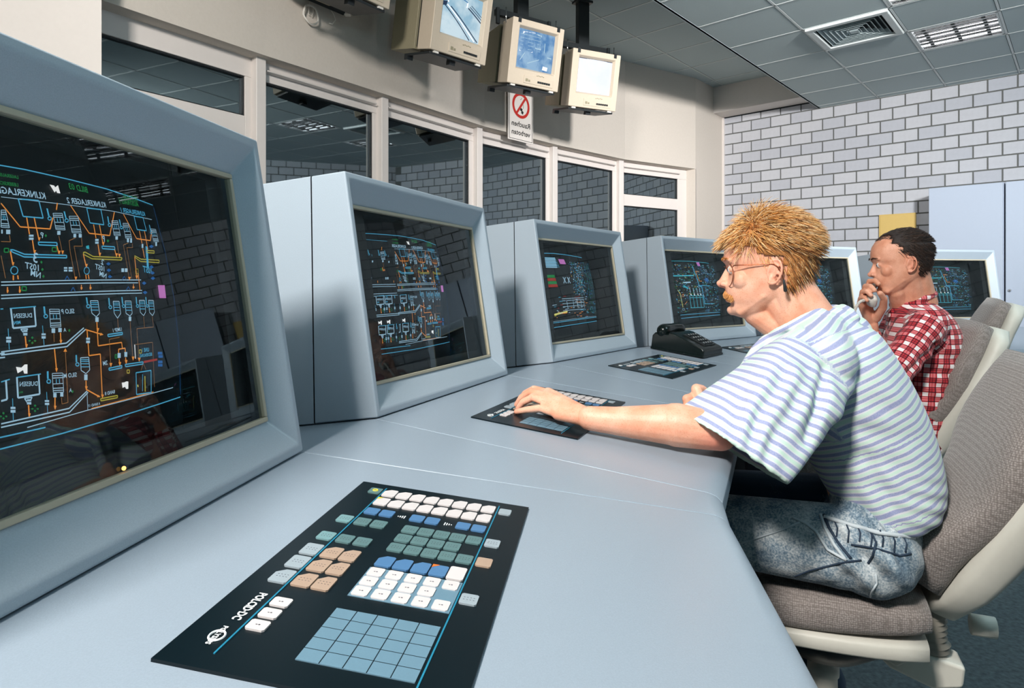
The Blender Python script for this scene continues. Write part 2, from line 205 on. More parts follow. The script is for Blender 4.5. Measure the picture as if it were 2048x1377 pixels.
STROKES = """
w3;2844,3540 3057,3545 3686,3566 4427,3593 5306,3606
w|KLINKERLAGER|3373,3588,2764,3578
w|KLINKERLAGER 2|4300,3621,3663,3586
b|KLINKERLAGER 1|5149,3632,4588,3605
g|LAGERAUSTR|3093,3765,2838,3759
g|UEBERSICHT|3070,3678,2816,3670
g|BILD 03|4037,3763,3748,3763
g|SILO AUS|5055,3821,4723,3806
g|AUSTRAG 1|5043,3745,4605,3723
W0;3470,3766 3528,3765 3538,3746 3586,3779 3588,3685 3546,3683 3537,3707 3510,3683
W0;2718,1861 2773,1846 2810,1872 2839,1869 2831,1780 2797,1785 2788,1820 2730,1797
W0;4102,1507 4145,1504 4186,1511 4222,1504 4215,1419 4175,1423 4157,1451 4111,1445
b6;3029,3544 3274,3560 3278,3370 3039,3362 3029,3544
b6;3946,3567 4189,3582 4176,3393 3941,3389 3946,3567
b6;4853,3590 5073,3601 5079,3420 4851,3410 4853,3590
o6;2828,3473 2980,3248 3336,3258 3407,3389
o6;3515,3566 3478,3484
o6;3699,3562 3891,3261 4241,3267 4439,3585
o6;4620,3584 4790,3283 5124,3290 5227,3437
o6;3078,3354 3069,3179
o6;3167,3361 3169,3124
o6;3090,3119 3084,2985
o6;3996,3376 3986,3209
o6;4097,3384 4087,3147
o6;3999,3140 3991,3005
o6;4899,3399 4894,3228
o6;5026,3411 5010,3159
o6;4886,3162 4883,3038
o6;2821,2989 2822,2856
o6;3381,3080 3388,2990
o6;3732,3008 3741,2863
o6;4279,3101 4287,3017
o6;4658,3029 4623,2775
o6;4670,2827 4649,2600
o6;2808,2749 2800,2700
o6;2855,2749 2853,2710
o6;3714,2773 3710,2723
o6;3751,2774 3752,2723
d3;3433,3191 3437,2998
d3;3663,3188 3562,3147 3547,3031 3552,2715
d3;3752,3195 3741,3098 3617,3090 3620,2738
d3;4352,3217 4342,3015
d3;4582,3206 4471,3171 4458,2733
d3;4666,3207 4657,3153 4531,3143 4512,2747
d3;2744,3082 2840,3085 2844,3152
d3;2717,2941 2723,2720
w3;3421,3439 3549,3454 3538,3266 3412,3260 3421,3439
w4;3419,3417 3548,3431
w4;3418,3396 3546,3409
w3;3415,3340 3543,3350
w4;3414,3299 3540,3307
w4;3413,3277 3539,3284
b4;3462,3389 3459,3343
b4;3500,3393 3497,3347
w0;3424,3244 3467,3248 3456,3204 3412,3200
w3;3639,3431 3772,3447 3767,3253 3629,3244 3639,3431
w4;3637,3408 3771,3423
w4;3636,3386 3770,3400
w3;3633,3328 3769,3340
w4;3630,3285 3768,3295
w4;3629,3262 3768,3272
b4;3682,3379 3679,3332
b4;3722,3383 3720,3335
w0;3643,3231 3683,3234 3671,3192 3632,3189
w0;3722,3238 3767,3241 3756,3199 3711,3195
w3;4342,3461 4460,3475 4451,3288 4326,3278 4342,3461
w4;4340,3439 4458,3453
w4;4337,3417 4457,3430
w3;4332,3360 4454,3372
w4;4329,3318 4453,3329
w4;4327,3296 4452,3306
b4;4378,3410 4374,3364
b4;4414,3414 4411,3367
w0;4344,3267 4393,3272 4378,3229 4330,3224
w3;4561,3456 4679,3470 4681,3278 4546,3265 4561,3456
w4;4559,3433 4679,3447
w4;4557,3410 4679,3424
w3;4552,3351 4679,3365
w4;4549,3307 4680,3321
w4;4547,3284 4680,3298
b4;4598,3403 4596,3356
b4;4635,3408 4634,3360
w0;4571,3262 4613,3266 4596,3216 4554,3212
w0;4641,3268 4680,3272 4661,3217 4622,3213
w3;2812,3401 2859,3407 2860,3228 2773,3226 2812,3401
w4;2807,3380 2859,3385
w4;2802,3359 2859,3364
w3;2790,3304 2859,3308
w4;2782,3264 2859,3267
w4;2777,3243 2860,3246
b4;2820,3350 2814,3306
b4;2838,3351 2835,3307
w0;2819,3205 2863,3208 2853,3163 2810,3160
w0;2768,3201 2783,3202 2775,3162 2760,3161
w3;5212,3463 5351,3473 5354,3300 5213,3285 5212,3463
w4;5212,3441 5351,3452
w4;5212,3420 5351,3431
w3;5212,3365 5352,3378
w4;5212,3324 5353,3338
w4;5212,3303 5354,3317
b4;5259,3413 5260,3369
b4;5301,3417 5302,3373
w0;5251,3282 5299,3287 5274,3230 5227,3226
w3;3157,2400 3278,2395 3271,2211 3143,2214 3157,2400
w4;3155,2377 3277,2373
w4;3153,2355 3276,2351
w3;3149,2297 3273,2294
w4;3146,2255 3272,2252
w4;3145,2233 3271,2230
b4;3195,2342 3192,2296
b4;3232,2341 3229,2295
w0;3151,2202 3194,2199 3188,2151 3145,2155
w0;3234,2200 3276,2197 3270,2154 3228,2157
w3;3111,1743 3237,1731 3236,1534 3109,1549 3111,1743
w4;3111,1720 3237,1707
w4;3110,1696 3236,1684
w3;3110,1636 3236,1623
w4;3109,1592 3236,1577
w4;3109,1569 3236,1554
b4;3154,1680 3153,1632
b4;3191,1677 3191,1628
w0;3106,1544 3145,1538 3143,1494 3104,1501
w0;3191,1536 3229,1529 3226,1488 3188,1495
b9;3357,3485 3357,3399
b5;3384,3378 3373,3363 3355,3355 3341,3359 3337,3373 3348,3387 3366,3395 3381,3391 3384,3378
b9;3584,3480 3585,3403
b5;3615,3380 3603,3365 3583,3357 3567,3361 3564,3375 3575,3390 3595,3398 3611,3394 3615,3380
b9;4286,3509 4275,3426
b5;4310,3406 4297,3391 4275,3384 4258,3387 4254,3399 4267,3414 4288,3422 4306,3418 4310,3406
b9;4504,3499 4502,3420
b5;4538,3400 4525,3386 4503,3379 4484,3382 4481,3394 4494,3408 4516,3415 4534,3412 4538,3400
b9;5197,3516 5194,3433
b5;5238,3415 5223,3402 5197,3394 5176,3396 5172,3407 5187,3421 5212,3429 5234,3426 5238,3415
b9;3671,2515 3671,2442
b5;3705,2415 3695,2402 3675,2396 3658,2403 3653,2417 3663,2430 3682,2435 3700,2429 3705,2415
b9;4024,2505 4018,2421
b5;4054,2396 4044,2384 4025,2379 4007,2385 4002,2398 4012,2410 4031,2415 4049,2409 4054,2396
b9;4260,2516 4257,2430
b5;4295,2406 4285,2394 4265,2389 4247,2395 4242,2407 4252,2419 4272,2423 4290,2418 4295,2406
b9;4544,2516 4532,2427
b5;4573,2403 4562,2391 4542,2387 4523,2392 4518,2404 4529,2415 4549,2420 4568,2415 4573,2403
b9;4754,2516 4746,2425
b5;4788,2402 4778,2391 4757,2387 4739,2391 4734,2402 4744,2413 4765,2418 4783,2413 4788,2402
b9;3097,2430 3094,2355
b5;3123,2329 3115,2316 3098,2311 3084,2318 3079,2331 3088,2344 3104,2349 3118,2343 3123,2329
b9;3059,1772 3055,1696
b5;3086,1666 3079,1653 3062,1650 3046,1658 3041,1673 3049,1685 3065,1689 3081,1681 3086,1666
b9;3432,1897 3428,1822
b5;3461,1793 3453,1781 3436,1778 3420,1785 3414,1799 3422,1811 3439,1814 3456,1807 3461,1793
b6;2824,3003 2855,3005 2969,2965 3488,2979 3481,2951 2958,2938 2836,2984 2824,3003
b6;3155,3102 3389,3113 3384,3080 3154,3073 3155,3102
b6;4060,3123 4289,3132 4282,3099 4059,3092 4060,3123
y6;3737,3025 3768,3032 3878,2988 4390,3005 4371,2974 3856,2960 3738,3003 3737,3025
y6;4665,3048 4794,3012 5255,3031 5242,2996 4773,2981 4664,3027 4665,3048
y6;4968,3142 5171,3153 5158,3121 4969,3113 4968,3142
b4;2866,2799 2850,2769 2820,2757 2794,2769 2788,2797 2805,2827 2834,2839 2860,2828 2866,2799
b4;3781,2819 3761,2789 3729,2775 3702,2787 3697,2817 3716,2847 3748,2861 3775,2849 3781,2819
y3;4631,2876 4685,2878 4666,2814 4613,2812 4631,2876
w0;3060,3173 3114,3177 3102,3122 3048,3118
w0;3419,2847 3465,2848 3455,2800 3409,2799
w0;3483,2849 3537,2850 3526,2801 3472,2800
w0;4337,2869 4389,2871 4377,2825 4325,2823
w0;4405,2872 4458,2874 4445,2828 4392,2826
w0;3968,3201 4026,3206 4009,3146 3951,3142
w0;4880,3220 4920,3224 4900,3169 4860,3166
00;3055,3152 3109,3156 3107,3146 3053,3142
00;3415,2829 3461,2830 3460,2821 3413,2820
00;3479,2830 3533,2832 3531,2823 3477,2822
00;3961,3176 4019,3181 4016,3173 3959,3168
w|10ST|3098,2797,2947,2822
w|NM|3103,2721,2994,2751
w|10ST|4020,2818,3877,2845
w|NM|4033,2734,3926,2766
b|10ST|4990,2828,4796,2845
w|3|3097,2879,3048,2893
w|2|4022,2891,3985,2907
w|P|3218,3148,3186,3162
w|P|4127,3179,4087,3188
b|1|4943,2904,4899,2915
k0;4070,2910 4117,2934 4153,2914 4106,2891
k0;4059,2834 4105,2857 4142,2837 4094,2814
k0;4057,2758 4103,2780 4139,2760 4093,2738
k0;4950,2918 5018,2945 5070,2924 5001,2897
k0;4948,2839 5015,2866 5068,2845 4999,2818
k0;4937,2767 5004,2793 5056,2772 4988,2745
k0;4710,2696 4770,2720 4818,2699 4757,2674
k0;4699,2576 4758,2599 4807,2577 4746,2553
k0;5054,3203 5127,3234 5180,3214 5106,3183
g0;3130,2890 3149,2908 3160,2891 3142,2873
g0;3126,2813 3145,2831 3157,2814 3138,2796
g0;3124,2742 3143,2759 3155,2742 3136,2724
g0;3245,3177 3265,3196 3277,3179 3257,3160
g0;4160,3194 4190,3217 4207,3198 4177,3175
g5;2764,3015 2808,3017 2801,2978 2756,2976 2764,3015
g5;3316,3055 3372,3058 3362,3015 3306,3012 3316,3055
g5;2881,2637 2927,2636 2921,2597 2874,2597 2881,2637
c0;3794,3102 3843,3117 3838,3071 3794,3074
w5;2673,2682 4709,2737
w5;2668,2651 4633,2698
w5;2653,2554 4693,2603
w5;2649,2523 4684,2568
o5;2729,2633 2720,2576
o0;2715,2605 2734,2605 2731,2586 2712,2586
o5;2857,2640 2846,2574
o0;2841,2607 2862,2606 2858,2583 2837,2583
o5;3624,2656 3613,2601
o0;3604,2628 3632,2628 3629,2612 3601,2612
o5;3759,2662 3746,2601
o0;3738,2632 3768,2632 3764,2612 3734,2612
o5;4528,2679 4512,2617
o0;4500,2648 4540,2648 4535,2630 4495,2629
o0;2812,2879 2841,2879 2819,2840
o0;3076,3014 3108,3015 3084,2973
o0;3378,3024 3415,3026 3387,2982
o0;3424,3027 3461,3029 3432,2984
o0;3977,3037 4023,3040 3987,2991
o0;4271,3050 4324,3054 4283,3003
o0;4326,3048 4379,3051 4337,3000
o0;3542,2745 3581,2746 3552,2702
o0;4440,2767 4496,2768 4454,2718
o0;3159,3152 3193,3155 3166,3111
o0;3728,2894 3770,2895 3738,2849
o0;4598,2790 4658,2793 4613,2741
o0;4071,3172 4119,3176 4081,3126
k4;3408,2708 3445,2751 3466,2709
k4;3463,2585 3501,2628 3522,2585
k4;4314,2723 4368,2773 4398,2725
k4;4362,2597 4416,2646 4447,2598
p0;5093,2680 5281,2686 5266,2507 5084,2506
W|B3|5241,2577,5117,2575
w4;3721,2477 3839,2475 3838,2332 3780,2293 3720,2336 3721,2477
b4;3722,2456 3836,2454
b4;3718,2435 3834,2432
b4;3713,2407 3830,2404
b4;3707,2372 3826,2368
w4;4091,2465 4198,2464 4198,2320 4128,2264 4082,2324 4091,2465
b4;4092,2444 4195,2442
b4;4088,2423 4192,2421
b4;4082,2394 4189,2392
b4;4075,2359 4184,2356
w4;4310,2467 4428,2466 4416,2314 4367,2282 4296,2317 4310,2467
b4;4312,2444 4424,2443
b4;4307,2422 4421,2420
b4;4300,2392 4417,2390
b4;4293,2355 4412,2352
w4;4599,2474 4714,2474 4709,2327 4650,2280 4588,2323 4599,2474
b4;4601,2452 4711,2452
b4;4596,2431 4708,2430
b4;4589,2402 4704,2401
b4;4581,2366 4699,2364
w4;4806,2474 4924,2474 4913,2323 4854,2275 4794,2319 4806,2474
b4;4808,2451 4920,2451
b4;4803,2429 4917,2429
b4;4796,2400 4912,2399
b4;4787,2363 4907,2361
w4;3488,1861 3604,1855 3605,1717 3547,1683 3482,1727 3488,1861
b4;3490,1842 3602,1829
b4;3488,1823 3602,1810
b4;3486,1797 3601,1784
b4;3483,1765 3600,1751
w0;3762,2289 3813,2287 3804,2234 3754,2237
w0;4338,2276 4387,2274 4376,2221 4328,2223
w0;3591,2071 3646,2067 3638,2007 3583,2012
w0;3519,1678 3566,1671 3561,1611 3514,1617
w0;2831,2207 2875,2204 2868,2151 2824,2154
w0;2650,2156 2698,2152 2692,2097 2644,2102
w0;3027,2159 3075,2155 3068,2103 3021,2107
w0;2808,1534 2854,1526 2851,1476 2805,1485
w0;2638,1494 2686,1484 2684,1429 2635,1439
w0;3003,1491 3053,1482 3051,1433 3001,1443
w0;4065,1858 4119,1853 4112,1796 4058,1801
w0;4187,1859 4239,1854 4232,1797 4180,1802
00;2647,2134 2696,2130 2695,2122 2646,2126
00;3025,2140 3072,2136 3071,2127 3024,2131
00;2637,1473 2685,1464 2685,1455 2636,1465
00;3002,1473 3052,1464 3052,1455 3002,1464
00;2828,2188 2872,2185 2871,2176 2827,2180
00;2806,1515 2853,1507 2852,1499 2806,1507
00;3588,2048 3643,2043 3642,2035 3587,2039
w8;2732,2423 2730,2233 2975,2237 2984,2429
w8;2721,1762 2719,1564 2952,1560 2954,1754
w8;2611,1748 2610,1569 2552,1564
b5;2721,2424 3003,2434
b5;2716,1759 2979,1756
b5;2563,1740 2649,1752
b5;2629,2423 2656,2424
w|DUESEN|2945,2326,2753,2330
w|DUESEN|2933,1647,2742,1670
w|SILO P|3471,2346,3298,2345
w|SILO M|3417,1668,3246,1677
w|A|3333,2155,3298,2155
w|A|3340,1517,3305,1520
b|MIN|2813,2270,2745,2267
g|MIN|2772,1602,2732,1600
b|LINE 1|4689,1826,4541,1828
b|BEDIENUNG|4750,1766,4480,1766
w|2M|3886,1744,3815,1740
w|UMSP 1|4181,2112,4025,2105
w|BAND 8|3975,1405,3813,1404
w|A BAND 17|3732,1315,3553,1317
w5;2807,2217 2882,2216 2841,2171 2807,2217
w5;2785,1547 2867,1543 2822,1487 2785,1547
o6;2846,2144 2846,2037
o6;2824,1476 2826,1365
o6;3596,2161 3842,2089
o6;3618,2147 3614,2069
o6;3614,2009 3610,1872 3782,1873 3770,1399
o6;3779,2235 3760,1967 4155,1976 4160,1907
o6;4084,1856 4090,1900 4209,1903 4207,1857
o6;4086,1792 4088,1728
o6;4205,1793 4204,1735
o6;3256,2149 3249,2044
o6;3162,1988 3166,1763
o6;3126,1497 3120,1387
o6;3541,1608 3537,1514 3728,1403
d3;3175,2150 3167,2060
d3;3296,1974 3284,1418 3208,1415 3205,1483
d3;4131,2257 4119,2122
d3;4129,2038 3948,2026 3935,1733
d3;4356,2229 4340,1760
d3;4648,2273 4638,2129
d3;4847,2268 4843,2127 4474,2123 4461,1741
d3;4413,1930 4786,1933 4763,1366
d3;4538,1680 4484,1605
d3;4549,1678 4593,1606
o0;2834,2068 2864,2065 2845,2026
o0;2812,1397 2842,1391 2825,1355
o0;3232,2075 3268,2072 3245,2031
o0;3148,1791 3182,1787 3161,1747
o0;3104,1416 3138,1409 3119,1371
o0;3759,2166 3803,2164 3774,2119
o0;3914,1757 3961,1752 3933,1708
o0;4066,1753 4116,1748 4086,1703
o0;4181,1764 4233,1759 4202,1713
o0;4317,1792 4372,1787 4338,1740
o0;4435,1768 4493,1762 4458,1715
o0;3519,1550 3559,1544 3536,1502
o0;3750,1424 3794,1417 3769,1375
o0;3266,1949 3314,1944 3297,1982
o0;3819,2110 3859,2086 3797,2078
o0;3704,1428 3740,1401 3686,1403
b3;2680,2232 2669,2034
b3;3050,2237 3044,2039
b3;2664,1569 2661,1364
b3;3031,1568 3032,1361
w6;2587,2018 3318,2035 3575,2180
w6;2585,1990 3320,1998 3596,2161
w6;2542,1354 3295,1354 3548,1495
w6;2540,1322 3300,1313 3563,1480
b6;3930,2083 4188,2092 4184,2069 3935,2058 3930,2083
b6;3899,1699 4125,1705 4122,1679 3906,1674 3899,1699
b6;4185,1711 4541,1706 4538,1680 4192,1684 4185,1711
W6;4390,1761 4398,1931
r12;4552,1702 4863,1707
y5;4214,1643 4259,1638 4255,1602 4211,1607 4214,1643
y5;4481,1860 4526,1856 4521,1816 4476,1820 4481,1860
g5;4022,1843 4052,1840 4047,1798 4017,1802 4022,1843
y6;3743,1379 4020,1371 4018,1346 3747,1354 3743,1379
b6;4382,1590 4702,1583 4683,1308 4372,1328 4382,1590
b4;4513,1555 4496,1349
y9;4561,1528 4553,1338
Y8;4401,1442 4410,1415
g0;2920,2139 2933,2122 2917,2111 2904,2125
g0;2947,2101 2961,2089 2945,2080 2929,2092
g0;2914,2087 2927,2071 2911,2059 2898,2073
g0;2886,2107 2901,2095 2883,2086 2870,2098
g0;2892,1470 2906,1452 2891,1442 2877,1458
g0;2921,1430 2935,1416 2920,1409 2904,1423
g0;2889,1419 2903,1401 2888,1392 2875,1407
g0;2860,1442 2876,1428 2859,1421 2845,1434
g0;2567,1461 2579,1444 2566,1435 2554,1449
g0;2593,1423 2605,1410 2592,1403 2578,1416
g0;2565,1413 2577,1396 2564,1387 2552,1401
g0;2539,1434 2553,1421 2538,1414 2526,1427
g0;3356,2165 3373,2181 3385,2163 3368,2147
g0;3333,1524 3349,1538 3362,1519 3346,1504
k0;4890,1802 4999,1793 4993,1759 4885,1768
k0;4897,1759 5006,1750 5001,1716 4893,1725
k0;4880,1690 4988,1680 4983,1646 4876,1656
k0;4874,1648 4982,1637 4978,1604 4870,1615
w4;2801,1263 3552,1288 5236,1296
o4;3600,1297 4733,1308
w3;3547,1483 3547,1289
"""
# ---------------------------------------------------------------- room shell
def struct(o): o['kind'] = 'structure'; return o
mb = MB(); mb.box(-9, -5, -.1, 9, 12, 0, M=RM); struct(mb.build('floor', M_['carpet']))
ZL, ZU = CH + 2.0, CH + 2.4                 # lower and upper ceiling
# brick wall
wb = empty('wall_back', RM, kind='structure')
mb = MB(); mb.box(-3.38, 7.706, 0, .35, 7.95, CH + 2.45); mb.build('mortar_bed', M_['mortar'], wb)
XL, PX, PZ, ZT = -3.265, .23, .125, CH + 1.994
def brick_mesh(w, m):
    b = MB(); b.box(0, -.012, 0, w, .03, .111); me = b.mesh('brick', m)
    bm = bmesh.new(); bm.from_mesh(me); bmesh.ops.bevel(bm, geom=[e for e in bm.edges if all(v.co.y < 0 for v in e.verts)], offset=.003, segments=1); bm.to_mesh(me); bm.free(); return me
cache = {}
for r in range(-1, 17):
    j0 = -.230 + XL + (.115 if r % 2 else 0)
    for j in range(0, 15):
        a = j0 + j * PX + .007; b = a + PX - .014
        a = max(a, -3.37)
        if b - a < .03 or a > -.15: continue
        if r > 8 and a > -1.1: continue
        w = round(b - a, 3); k = (w, random.random() < .35)
        if k not in cache: cache[k] = brick_mesh(w, M_['brick_b'] if k[1] else M_['brick'])
        o = link('brick', cache[k], wb, M=Matrix.Translation((a, 7.706 + random.uniform(-.002, .002), ZT - (r + 1) * PZ + .007)))
        if r == -1: o.scale.z = .80
def brick_field(mb, n, m, x0, z0, M):
    for r in range(m):
        for c in range(n):
            x = x0 + c * .23 + (.115 if r % 2 else 0)
            mb.box(x + .007, -.012, z0 + r * .125 + .007, x + .223, .03, z0 + r * .125 + .118, M=M)
mb = MB(); brick_field(mb, 15, 5, -3.36, .0, Matrix.Translation((0, 7.706, 0))); o = mb.build('brick_courses', M_['brick'], wb); o['kind'] = 'stuff'
# right and rear walls (seen in the window reflections)
wr = empty('wall_right', Matrix.Translation((5.22, 6.2, 0)) @ Matrix.Rotation(R(-90), 4, 'Z'), kind='structure')
mb = MB(); mb.box(0, 0, 0, 12.5, .2, CH + 2.45); mb.build('mortar_bed', M_['mortar'], wr)
mb = MB(); brick_field(mb, 50, 25, 0, .0, Matrix()); o = mb.build('brick_courses', M_['brick'], wr); o['kind'] = 'stuff'
mb = MB(); mb.box(-7, -3.4, 0, 8, -3.2, CH + 2.45, M=RM); struct(mb.build('wall_rear', M_['plaster']))
# beam over the brick wall and corner trim
mb = MB(); mb.box(-3.62, 7.42, CH + 2.085, -2.2, 7.70, ZU + .02, M=RM); struct(mb.build('trim_1', M_['pier'], bevel=.004))
mb = MB(); mb.box(-3.40, 7.665, 0, -3.365, 7.71, CH + 2.08, M=RM); struct(mb.build('trim_2', M_['frame'], bevel=.004))
mb = MB(); mb.box(-3.38, 7.69, CH + 2.07, -2.2, 7.72, CH + 2.09, M=RM); struct(mb.build('trim_3', M_['gap']))
# ceilings
def tile_field(name, z, xs, ys, skip=()):
    root = empty(name, RM, kind='structure'); tc = {}
    g = MB()
    for x in xs: g.box(x - .008, ys[0], z - .004, x + .008, ys[-1], z + .012)
    for y in ys: g.box(xs[0], y - .008, z - .004, xs[-1], y + .008, z + .012)
    go = g.build('ceiling_grid', M_['tbar'], root); go['kind'] = 'stuff'
    for i in range(len(xs) - 1):
        for j in range(len(ys) - 1):
            if (i, j) in skip: continue
            w, h = xs[i+1] - xs[i] - .024, ys[j+1] - ys[j] - .024; k = (round(w, 3), round(h, 3))
            if k not in tc:
                b = MB(); b.box(0, 0, .0, w, h, .015); tc[k] = b.mesh('ceiling_tile', M_['tile'])
            link('ceiling_tile', tc[k], root, M=Matrix.Translation((xs[i] + .012, ys[j] + .012, z - .002)))
    b = MB(); b.box(xs[0], ys[0], z + .03, xs[-1], ys[-1], z + .08); b.build('ceiling_void', M_['void'], root)
    return root
xs = [-2.26, -1.67, -1.07, -.49, .10] + [.69 + .59 * k for k in range(10)]
ys = [-3.2] + [7.01 - .586 * k for k in range(16, -1, -1)] + [7.59, 7.70]
yi = lambda v: min(range(len(ys)), key=lambda k: abs(ys[k] - v))
skip = {(1, yi(5.25)), (2, yi(5.83)), (2, yi(4.66))}
tile_field('ceiling', ZL, xs, ys, skip)
xs2 = [-2.26 - .0, -2.67, -3.26, -3.85, -4.44, -5.03, -5.62][::-1]
ys2 = [-3.2] + [6.58 - .586 * k for k in range(16, -1, -1)] + [7.17, 7.42]
tile_field('ceiling_upper', ZU, xs2, ys2)
mb = MB(); mb.box(-2.275, -3.2, ZL - .004, -2.25, 7.70, ZU + .05, M=RM); struct(mb.build('trim_4', M_['tile']))

# window wall: facets between mullions; wall face runs through these plan points
def wp(px, py, h=1.35): Z = h * F_ / (572 - py); return Vector(((px - 1024) / F_ * Z, Z, 0))
WP = [Vector((2.62, 7.99, 0)), wp(1391, 338), wp(1250, 319), wp(1119, 291), wp(969, 253), wp(781, 192), wp(533, 112), None]
WP[-1] = WP[-2] + (wp(205, .5) - WP[-2]).normalized() * 2.2
LZ = CH + 1.35; SILL = CH - .15; REC = .11
def facet(a, b): t = (b - a).normalized(); n = Vector((-t.y, t.x, 0)); n = n if n.dot(-a) > 0 else -n; return t, n
mbw = MB(); mbl = MB()
for i in range(len(WP) - 1):
    a, b = WP[i], WP[i+1]; t, n = facet(a, b)
    lo = 0 if i == 0 else LZ
    back = -n * .30
    mbw.hexa([a + Vector((0,0,lo)), b + Vector((0,0,lo)), b + back + Vector((0,0,lo)), a + back + Vector((0,0,lo)), a + Vector((0,0,ZU+.02)), b + Vector((0,0,ZU+.02)), b + back + Vector((0,0,ZU+.02)), a + back + Vector((0,0,ZU+.02))])
    if i: mbl.hexa([a, b, b + back, a + back, a + Vector((0,0,SILL)), b + Vector((0,0,SILL)), b + back + Vector((0,0,SILL)), a + back + Vector((0,0,SILL))])
o = struct(mbw.build('wall_window', M_['plaster'])); o = struct(mbl.build('wall_window_base', M_['plaster']))
# jamb of the recess next to the plain wall and the near pier
t, n = facet(WP[1], WP[0])
mb = MB()
a = WP[1]; t1, n1 = facet(WP[1], WP[2])
mb.hexa([a, a + t * .02, a + t*.02 - n1*.3, a - n1*.3 - t*.0] + [v + Vector((0,0,LZ)) for v in (a, a + t * .02, a + t*.02 - n1*.3, a - n1*.3)])
struct(mb.build('trim_5', M_['frame']))
a = P(203, 572, 2.86); mb = MB(); mb.hexa([Vector((x, y, z)) for z in (0, ZU + .02) for x, y in ((a.x, a.y), (a.x - .42, a.y + .5), (a.x - 2.6, a.y + .2), (a.x - 2.6, a.y - .5))])
struct(mb.build('wall_left', M_['pier']))
mb = MB(); mb.hexa([Vector((x, y, z)) for z in (0, ZU + .02) for x, y in ((-4.4, 2.6), (-4.3, -5.5), (-4.5, -5.5), (-4.6, 2.6))]); struct(mb.build('wall_left_rear', M_['pier']))
# windows
for i in range(1, len(WP) - 1):
    a, b = WP[i], WP[i+1]; t, n = facet(a, b); w = (b - a).length
    o0 = a - n * REC; root = empty('window_%d' % i, basis(t, -n, (0, 0, 1), o0) if t.cross(-n).z > 0 else basis(t, -n, (0, 0, 1), o0), kind='structure')
    z0, z1 = SILL, LZ + .02; HT = CH + 1.235
    # local x runs from the far end of the facet to the near end; the near mullion is the broad one
    ml, mr = (.05, .05)
    ml = .17 if i == 1 else .065
    if i == 1: mr = .05
    if i == 6: mr = .01
    fr = MB(); fr.box(0, 0, HT, w, .06, z1); fr.box(0, 0, z0, ml, .06, HT); fr.box(w - mr, 0, z0, w, .06, HT); fr.box(ml, 0, z0, w - mr, .06, z0 + .07)
    if i in (1, 6):
        fr.box(ml, 0, CH + .875, w - mr, .06, CH + 1.0)
    fr.build('window_frame', M_['frame'], root, bevel=.003)
    st = MB(); st.box(w - .035, -.055, z0, w + .03, .03, z1); st.box(w - .05, -.045, HT + .05, ml, -.0, HT + .06)
    if i < 6: st.build('mullion', M_['frame'], root, bevel=.006)
    gm = MB(); e = .008
    spans = [(z0 + .07, HT)] if i not in (1, 6) else [(z0 + .07, CH + .875), (CH + 1.0, HT)]
    for s0, s1 in spans:
        for q in ((ml, s0, w - mr, s0 + e), (ml, s1 - e, w - mr, s1), (ml, s0, ml + e, s1), (w - mr - e, s0, w - mr, s1)): gm.box(q[0], .012, q[1], q[2], .03, q[3])
        g = MB(); g.box(ml, .030, s0, w - mr, .036, s1); g.build('pane', M_['glass'], root)
    gm.build('gasket', M_['gasket'], root)
    k = MB(); k.box(-.1, .35, 0, w + .1, .37, ZU + .1); k.build('night_backing', M_['night'], root)

# ---------------------------------------------------------------- ceiling vent and lights
vr = empty('ceiling_vent', RM @ Matrix.Translation((-1.37, 5.54, ZL)), 'square grey louvred air vent set in the suspended ceiling', 'air vent')
mb = MB(); s = .285
for q in ((-s, -s, s, -s+.05), (-s, s-.05, s, s), (-s, -s+.05, -s+.05, s-.05), (s-.05, -s+.05, s, s-.05)): mb.box(q[0], q[1], -.022, q[2], q[3], .004)
mb.build('vent_frame', M_['tbar'], vr, bevel=.006)
mb = MB(); mb.box(-s, -s, .05, s, s, .055); mb.build('vent_box', M_['gap'], vr)
for k in range(6):
    q = .215 - k * .034
    mb = MB()
    for a in range(4):
        Mr = Matrix.Rotation(a * math.pi / 2, 4, 'Z')
        v = [Vector(p) for p in ((-q, -q, -.012), (q, -q, -.012), (q-.028, -q+.028, .022), (-q+.028, -q+.028, .022))]
        up = Vector((0, 0, .003)); mb.hexa([Mr @ p for p in v] + [Mr @ (p + up) for p in v])
    mb.build('vane', M_['tile'], vr)
mb = MB(); mb.box(-.03, -.03, -.014, .03, .03, .02); mb.build('vent_hub', M_['tile'], vr)
M_['tubelight'] = mat('fluorescent_tube', (1, 1, 1), .5, emit=((1, .95, .97), 9.0))
M_['louvre'] = mat('louvre_aluminium', (.75, .77, .78), .25, .9)
def lamp(X, Y, label):
    r = empty('ceiling_light', RM @ Matrix.Translation((X, Y, ZL)), label, 'ceiling light', 'louvred ceiling lights')
    mb = MB(); h = .28
    for q in ((-h, -h, h, -h+.014), (-h, h-.014, h, h), (-h, -h, -h+.014, h), (h-.014, -h, h, h)): mb.box(q[0], q[1], -.004, q[2], q[3], .08)
    mb.box(-h, -h, .08, h, h, .085); mb.build('light_housing', M_['tbar'], r)
    for k in range(3):
        y = -.18 + k * .18; mb = MB(); mb.tube([(-h+.02, y, .038), (h-.02, y, .038)], .018, 10); mb.build('tube', M_['tubelight'], r, smooth=True)
    for k in range(9):
        y = -h + .03 + k * .0625; mb = MB(); mb.prism([(y-.001, .012), (y+.001, .012), (y+.006, -.003), (y-.006, -.003)], -h+.014, h-.014, 'x'); mb.build('louvre_fin', M_['louvre'], r)
    for k in range(3):
        x = -.19 + k * .19; mb = MB(); mb.box(x-.012, -h+.014, -.002, x+.012, h-.014, .014); mb.build('cross_fin', M_['void'], r)
lamp(-.78, 6.125, 'louvred fluorescent ceiling light nearest the brick wall')
lamp(-.78, 4.955, 'louvred fluorescent ceiling light cut by the top edge of the view')

